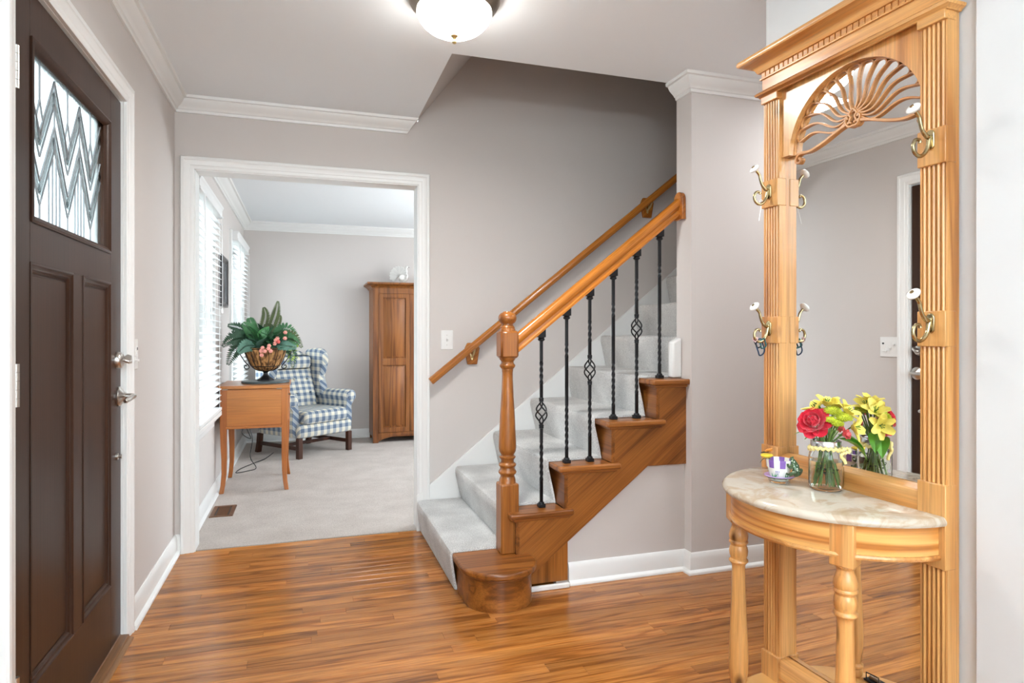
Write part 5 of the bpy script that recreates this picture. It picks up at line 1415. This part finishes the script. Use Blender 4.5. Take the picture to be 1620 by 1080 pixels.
for x, z, y in [(-0.012, 0.035, -0.17), (-0.022, 0.012, -0.175), (0.004, 0.010, -0.185), (0.030, 0.030, -0.18), (0.034, 0.050, -0.17), (0.046, 0.010, -0.18), (-0.018, -0.020, -0.17), (0.08, 0.09, -0.15), (0.092, 0.105, -0.15), (0.098, 0.080, -0.16), (0.072, 0.065, -0.15), (0.145, 0.105, -0.13), (0.147, 0.150, -0.11)]:
    c = MB()
    for k in range(7):
        a = 2 * PI * k / 6; q = 0.008 if k else 0.0
        c.ell((x + (q * math.cos(a) if k else 0), y + (0.0 if k else -0.006), z + (q * math.sin(a) if k else 0)), (0.0075, 0.006, 0.0075), 8, 5)
    build('blossom', c, PKC if (x, z) in ((0.098, 0.080),) else PKB, fern, local=True, kind='stuff')

# wing chair
CH = thing('wing_chair', (0.0, 6.62, 0.004), 'blue and cream checked wing chair in the corner behind the sewing cabinet', 'chair', math.radians(37.5))
PF, PS = plaid('plaid_front', 'front'), plaid('plaid_side', 'side')
def cb(name, mb, mat, bevel=0.0, parent=None, sub=0, **k): return build(name, mb, mat, parent or CH, bevel, local=True, subsurf=sub, **k)
def cushion(x0, y0, z0, x1, y1, z1, r):
    """soft box: rings along z with rounded edges"""
    rings = []
    for z, i in ((z0, r), (z0 + r * 0.3, r * 0.3), (z0 + r, 0), (z1 - r, 0), (z1 - r * 0.3, r * 0.3), (z1, r)):
        a0, a1, b0_, b1 = x0 + i, x1 - i, y0 + i, y1 - i; q = r * 0.9; ring = []
        for cx_, cy_, st_ in ((a1 - q, b1 - q, 0), (a0 + q, b1 - q, PI / 2), (a0 + q, b0_ + q, PI), (a1 - q, b0_ + q, 1.5 * PI)):
            for k in range(4): ring.append((cx_ + q * math.cos(st_ + PI / 2 * k / 3), cy_ + q * math.sin(st_ + PI / 2 * k / 3), z))
        rings.append(ring)
    return MB().loft(rings)
# local frame: x to the chair's left (viewer's right), front at -y
cb('seat_base', cushion(-0.315, -0.315, 0.185, 0.315, 0.33, 0.315, 0.03), PF)
cb('seat_cushion', cushion(-0.262, -0.335, 0.305, 0.262, 0.20, 0.435, 0.040), PF)
bk = []
for z, yy, w, th in ((0.40, 0.14, 0.245, 0.10), (0.55, 0.175, 0.255, 0.13), (0.70, 0.225, 0.26, 0.13), (0.85, 0.275, 0.255, 0.12), (0.94, 0.305, 0.235, 0.10), (0.975, 0.315, 0.17, 0.05)):
    bk.append([(w * math.copysign(abs(math.cos(a)) ** 0.5, math.cos(a)), yy + th * 0.5 * (1 + math.copysign(abs(math.sin(a)) ** 0.6, math.sin(a))) - th * 0.3, z) for a in [2 * PI * k / 28 for k in range(28)]])
back = cb('backrest', MB().loft(bk), PF)
cb('head_pillow', cushion(-0.215, 0.185, 0.80, 0.215, 0.265, 0.935, 0.035), PF)
for x in (-0.16, 0.0, 0.16):
    for z in (0.565, 0.70):
        cb('tuft_button', MB().ell((x, 0.128 + (z - 0.55) * 0.33, z), (0.012, 0.008, 0.012), 10, 6), PF, parent=back)
for s_ in (-1, 1):
    # wing: sweeps from the back's side forwards, tall and curved
    ol_ = [(0.335, 0.52), (0.10, 0.52), (0.08, 0.60), (0.115, 0.70), (0.085, 0.80), (0.06, 0.90), (0.085, 0.975), (0.15, 1.005), (0.26, 1.0), (0.34, 0.97), (0.36, 0.8)]
    P_ = cat_rom([(y, z) for y, z in ol_], 4, True)
    c = MB(); rings = []
    for f, sc in ((-0.5, 0.86), (-0.42, 0.95), (-0.2, 1.0), (0.2, 1.0), (0.42, 0.95), (0.5, 0.86)):
        rings.append([(s_ * (0.285 + 0.04 * (0.3 - p[0])) + f * 0.085, 0.21 + (p[0] - 0.21) * sc, 0.76 + (p[1] - 0.76) * sc) for p in P_])
    cb('wing', c.loft(rings), PS)
    # rolled arm
    c = MB(); rings = []
    for y, r, dx_ in ((-0.265, 0.052, 0.010), (-0.255, 0.064, 0.012), (-0.22, 0.068, 0.010), (0.0, 0.064, 0.0), (0.24, 0.060, -0.01)):
        ring = []
        for a in [PI * 1.25 * k / 15 - PI * 0.125 for k in range(16)]:
            ring.append((s_ * (0.335 + dx_ + r * 1.05 * math.cos(a)), y, 0.530 + r * math.sin(a)))
        ring += [(s_ * (0.285), y, 0.46), (s_ * 0.272, y, 0.33), (s_ * 0.275, y, 0.20), (s_ * 0.345, y, 0.20), (s_ * 0.352, y, 0.34), (s_ * 0.345, y, 0.44)]
        rings.append(ring)
    arm = cb('arm', MB().loft(rings), PS, 0.006)
    cb('arm_scroll', MB().lathe([(0.0005, 0.004), (0.030, 0.010), (0.050, 0.004), (0.056, -0.004), (0.0005, -0.006)], (0, 0, 0), 20, T(s_ * 0.346, -0.264, 0.532) @ Matrix.Rotation(PI / 2, 4, 'X')), PF, parent=arm)
    for yy, hy, nm in ((-0.285, 0.190, 'f'), (0.315, 0.190, 'b')):
        rings = []
        for z, o_ in ((hy, 0.0), (0.09, 0.0 if nm == 'f' else 0.012), (0.0, 0.0 if nm == 'f' else 0.035)):
            w = 0.0225
            rings.append([(s_ * 0.292 - w, yy + o_ - w, z), (s_ * 0.292 + w, yy + o_ - w, z), (s_ * 0.292 + w, yy + o_ + w, z), (s_ * 0.292 - w, yy + o_ + w, z)])
        cb('leg', MB().loft(rings), M['darkwood'], 0.003)
    cb('side_stretcher', MB().box(s_ * 0.292 - 0.010, -0.265, 0.075, s_ * 0.292 + 0.010, 0.31, 0.110), M['darkwood'], 0.002)
cb('cross_stretcher', MB().box(-0.283, -0.02, 0.078, 0.283, 0.0, 0.108), M['darkwood'], 0.002)

# armoire
AX0, AX1, AY0, AY1 = 0.672, 1.452, 6.872, 7.295
AR = thing('armoire', (1.06, 7.08, 0.004), 'tall oak armoire with raised panel doors behind the right door casing', 'cabinet')
AZ = 0.004
build('case', MB().box(AX0, AY0 + 0.022, AZ + 0.055, AX1, AY1, 1.655), M['armoire'], AR, 0.003)
for sx in (AX0, AX1 - 0.058):
    build('face_stile', MB().box(sx, AY0, AZ, sx + 0.058, AY0 + 0.022, 1.655), M['armoire'], AR, 0.002)
build('top_rail', MB().box(AX0 + 0.058, AY0, 1.585, AX1 - 0.058, AY0 + 0.022, 1.655), M['armoire'], AR, 0.001)
ap_ = [(AX0 + 0.0585, 0.11), (AX0 + 0.0585, 0.015)] + [(AX0 + 0.06 + (AX1 - AX0 - 0.12) * k / 20, 0.02 + 0.062 * math.sin(PI * min(1, k / 20)) ** 0.7) for k in range(1, 20)] + [(AX1 - 0.0585, 0.015), (AX1 - 0.0585, 0.11)]
build('arched_apron', MB().prism([(x, AY0, z) for x, z in ap_], (0, 0.022, 0)), M['armoire'], AR, 0.001)
for sx in (AX0 + 0.005, AX1 - 0.025):
    build('side_foot', MB().prism([(sx, AY1 - 0.12, 0.06), (sx, AY1, 0.06), (sx, AY1, AZ), (sx, AY1 - 0.05, AZ), (sx, AY1 - 0.08, 0.035)], (0.02, 0, 0)), M['armoire'], AR)
cr = [(0, 1.640), (0.010, 1.640), (0.013, 1.648), (0.022, 1.656), (0.036, 1.668), (0.052, 1.676), (0.060, 1.684), (0.060, 1.700), (0, 1.700)]
c = MB(); c.mould([(a, z) for a, z in cr], [(AX0, AY1), (AX0, AY0), (AX1, AY0), (AX1, AY1)][::-1])
build('crown', c, M['armoire'], AR); build('crown_top', MB().box(AX0, AY0, 1.66, AX1, AY1, 1.700), M['armoire'], AR)
for k in range(2):
    dx0 = AX0 + 0.060 + k * 0.3305; dx1 = dx0 + 0.3295 - 0.0
    dz0, dz1 = 0.112, 1.583
    dr = build('door', MB().box(dx0, AY0 - 0.004, dz0, dx0 + 0.045, AY0 + 0.016, dz1), M['armoire'], AR, 0.002)
    build('door_stile', MB().box(dx1 - 0.045, AY0 - 0.004, dz0, dx1 - 0.001, AY0 + 0.016, dz1), M['armoire'], dr, 0.002)
    for za, zb_ in ((dz0, dz0 + 0.05), (0.822, 0.898), (dz1 - 0.045, dz1)):
        build('door_rail', MB().box(dx0 + 0.045, AY0 - 0.0035, za, dx1 - 0.045, AY0 + 0.016, zb_), M['armoire'], dr, 0.002)
    for za, zb_ in ((dz0 + 0.05, 0.822), (0.898, dz1 - 0.045)):
        c = MB(); a0, a1 = dx0 + 0.045, dx1 - 0.045
        R = []
        for i, y in ((0.0, AY0 + 0.012), (0.006, AY0 + 0.010), (0.030, AY0 - 0.0005), (0.032, AY0 - 0.002)):
            R.append([(a0 + i, y, za + i), (a1 - i, y, za + i), (a1 - i, y, zb_ - i), (a0 + i, y, zb_ - i)])
        c.loft(R); build('raised_panel', c, M['armoire'], dr)
# white turkey figurine
TK = thing('turkey_figurine', (1.0, 7.09, 1.7005), 'white ceramic turkey figurine standing on the armoire', 'figurine')
WC = plain('white_ceramic', (0.80, 0.79, 0.75), 0.3)
def tk(name, mb, parent=None, **k): return build(name, mb, WC, parent or TK, local=True, **k)
c = MB(); c.loft([[(0.015 + x + rx * math.cos(a), ry * math.sin(a), z) for a in [2 * PI * k / 18 for k in range(18)]] for x, z, rx, ry in ((0.0, 0.020, 0.006, 0.006), (0.0, 0.028, 0.036, 0.034), (0.004, 0.055, 0.052, 0.048), (0.010, 0.085, 0.054, 0.046), (0.018, 0.112, 0.040, 0.034), (0.028, 0.130, 0.022, 0.018), (0.030, 0.136, 0.006, 0.005))])
bd = tk('body', c, subsurf=1)
c = MB(); c.tube(cat_rom([(0.040, 0, 0.115), (0.056, 0, 0.145), (0.052, 0, 0.175), (0.058, 0, 0.190)], 5), [0.016] * 6 + [0.012] * 6 + [0.010] * 4, 10).ell((0.062, 0, 0.192), (0.015, 0.011, 0.012), 10, 8)
tk('neck_and_head', c)
o_ = build('beak', MB().lathe([(0.005, 0), (0.0035, 0.010), (0.0005, 0.018)], (0, 0, 0), 8, T(0.074, 0, 0.192) @ Matrix.Rotation(PI / 2 + 0.3, 4, 'Y')), plain('grey_beak', srgb(120, 112, 104), 0.4), TK, local=True)
for s_ in (-1, 1):
    c = MB(); c.loft([[(x + l * math.cos(a), s_ * (0.046 + 0.010 * math.sin(a * 0.5)), z + h_ * math.sin(a)) for a in [2 * PI * k / 12 for k in range(12)]] for x, z, l, h_ in ((0.005, 0.075, 0.001, 0.001), (0.005, 0.075, 0.034, 0.026), (0.003, 0.074, 0.030, 0.022))])
    tk('folded_wing', c)
# tail fan: a disc of overlapping feathers
f0 = None
for k in range(15):
    a = math.radians(-35 + 250 * k / 14)
    d = V((-0.35 * 1.0 * 0 + math.cos(a) * 0.80, math.cos(a) * -0.55, math.sin(a)))
    d.normalize(); nrm = V((-0.55, -0.80, 0)).normalized()
    q = V((-0.030, 0.0, 0.095)) + nrm * (0.002 * (k % 2)); sd_ = d.cross(nrm).normalized()
    c = MB(); L_ = 0.108 if math.sin(a) > -0.3 else 0.092
    out_ = [(0.0, 0.008), (0.5, 0.013), (0.85, 0.0155), (0.96, 0.012), (1.0, 0.004)]
    pts = [q + d * (L_ * f) + sd_ * w for f, w in out_] + [q + d * (L_ * f) - sd_ * w for f, w in out_[::-1]]
    c.prism(pts, nrm * 0.006); tk('tail_feather', c, bevel=0.002)
for s_ in (-1, 1): tk('foot', MB().tube([(0.018, s_ * 0.018, 0.034), (0.020, s_ * 0.018, 0.008)], 0.007, 8).ell((0.026, s_ * 0.018, 0.006), (0.018, 0.010, 0.006), 10, 6))
tk('base', MB().lathe([(0.0005, 0), (0.044, 0), (0.045, 0.004), (0.038, 0.010), (0.0005, 0.012)], (0.012, 0, 0), 20))

# cord behind the cabinet
c = MB(); pts = [(-0.42, 5.60, 0.50), (-0.46, 5.63, 0.40), (-0.43, 5.66, 0.30), (-0.50, 5.70, 0.34), (-0.47, 5.72, 0.42), (-0.42, 5.68, 0.30), (-0.44, 5.72, 0.14), (-0.40, 5.80, 0.03), (-0.46, 5.78, 0.012), (-0.55, 5.74, 0.009), (-0.53, 5.90, 0.009), (-0.45, 6.10, 0.009), (-0.36, 6.3, 0.009), (-0.3, 6.6, 0.009)]
cd = build('power_cord', MB().tube(cat_rom(pts, 6), 0.0035, 6), M['darkplastic']); tag(cd, 'loose black cord hanging behind the sewing cabinet', 'cord')
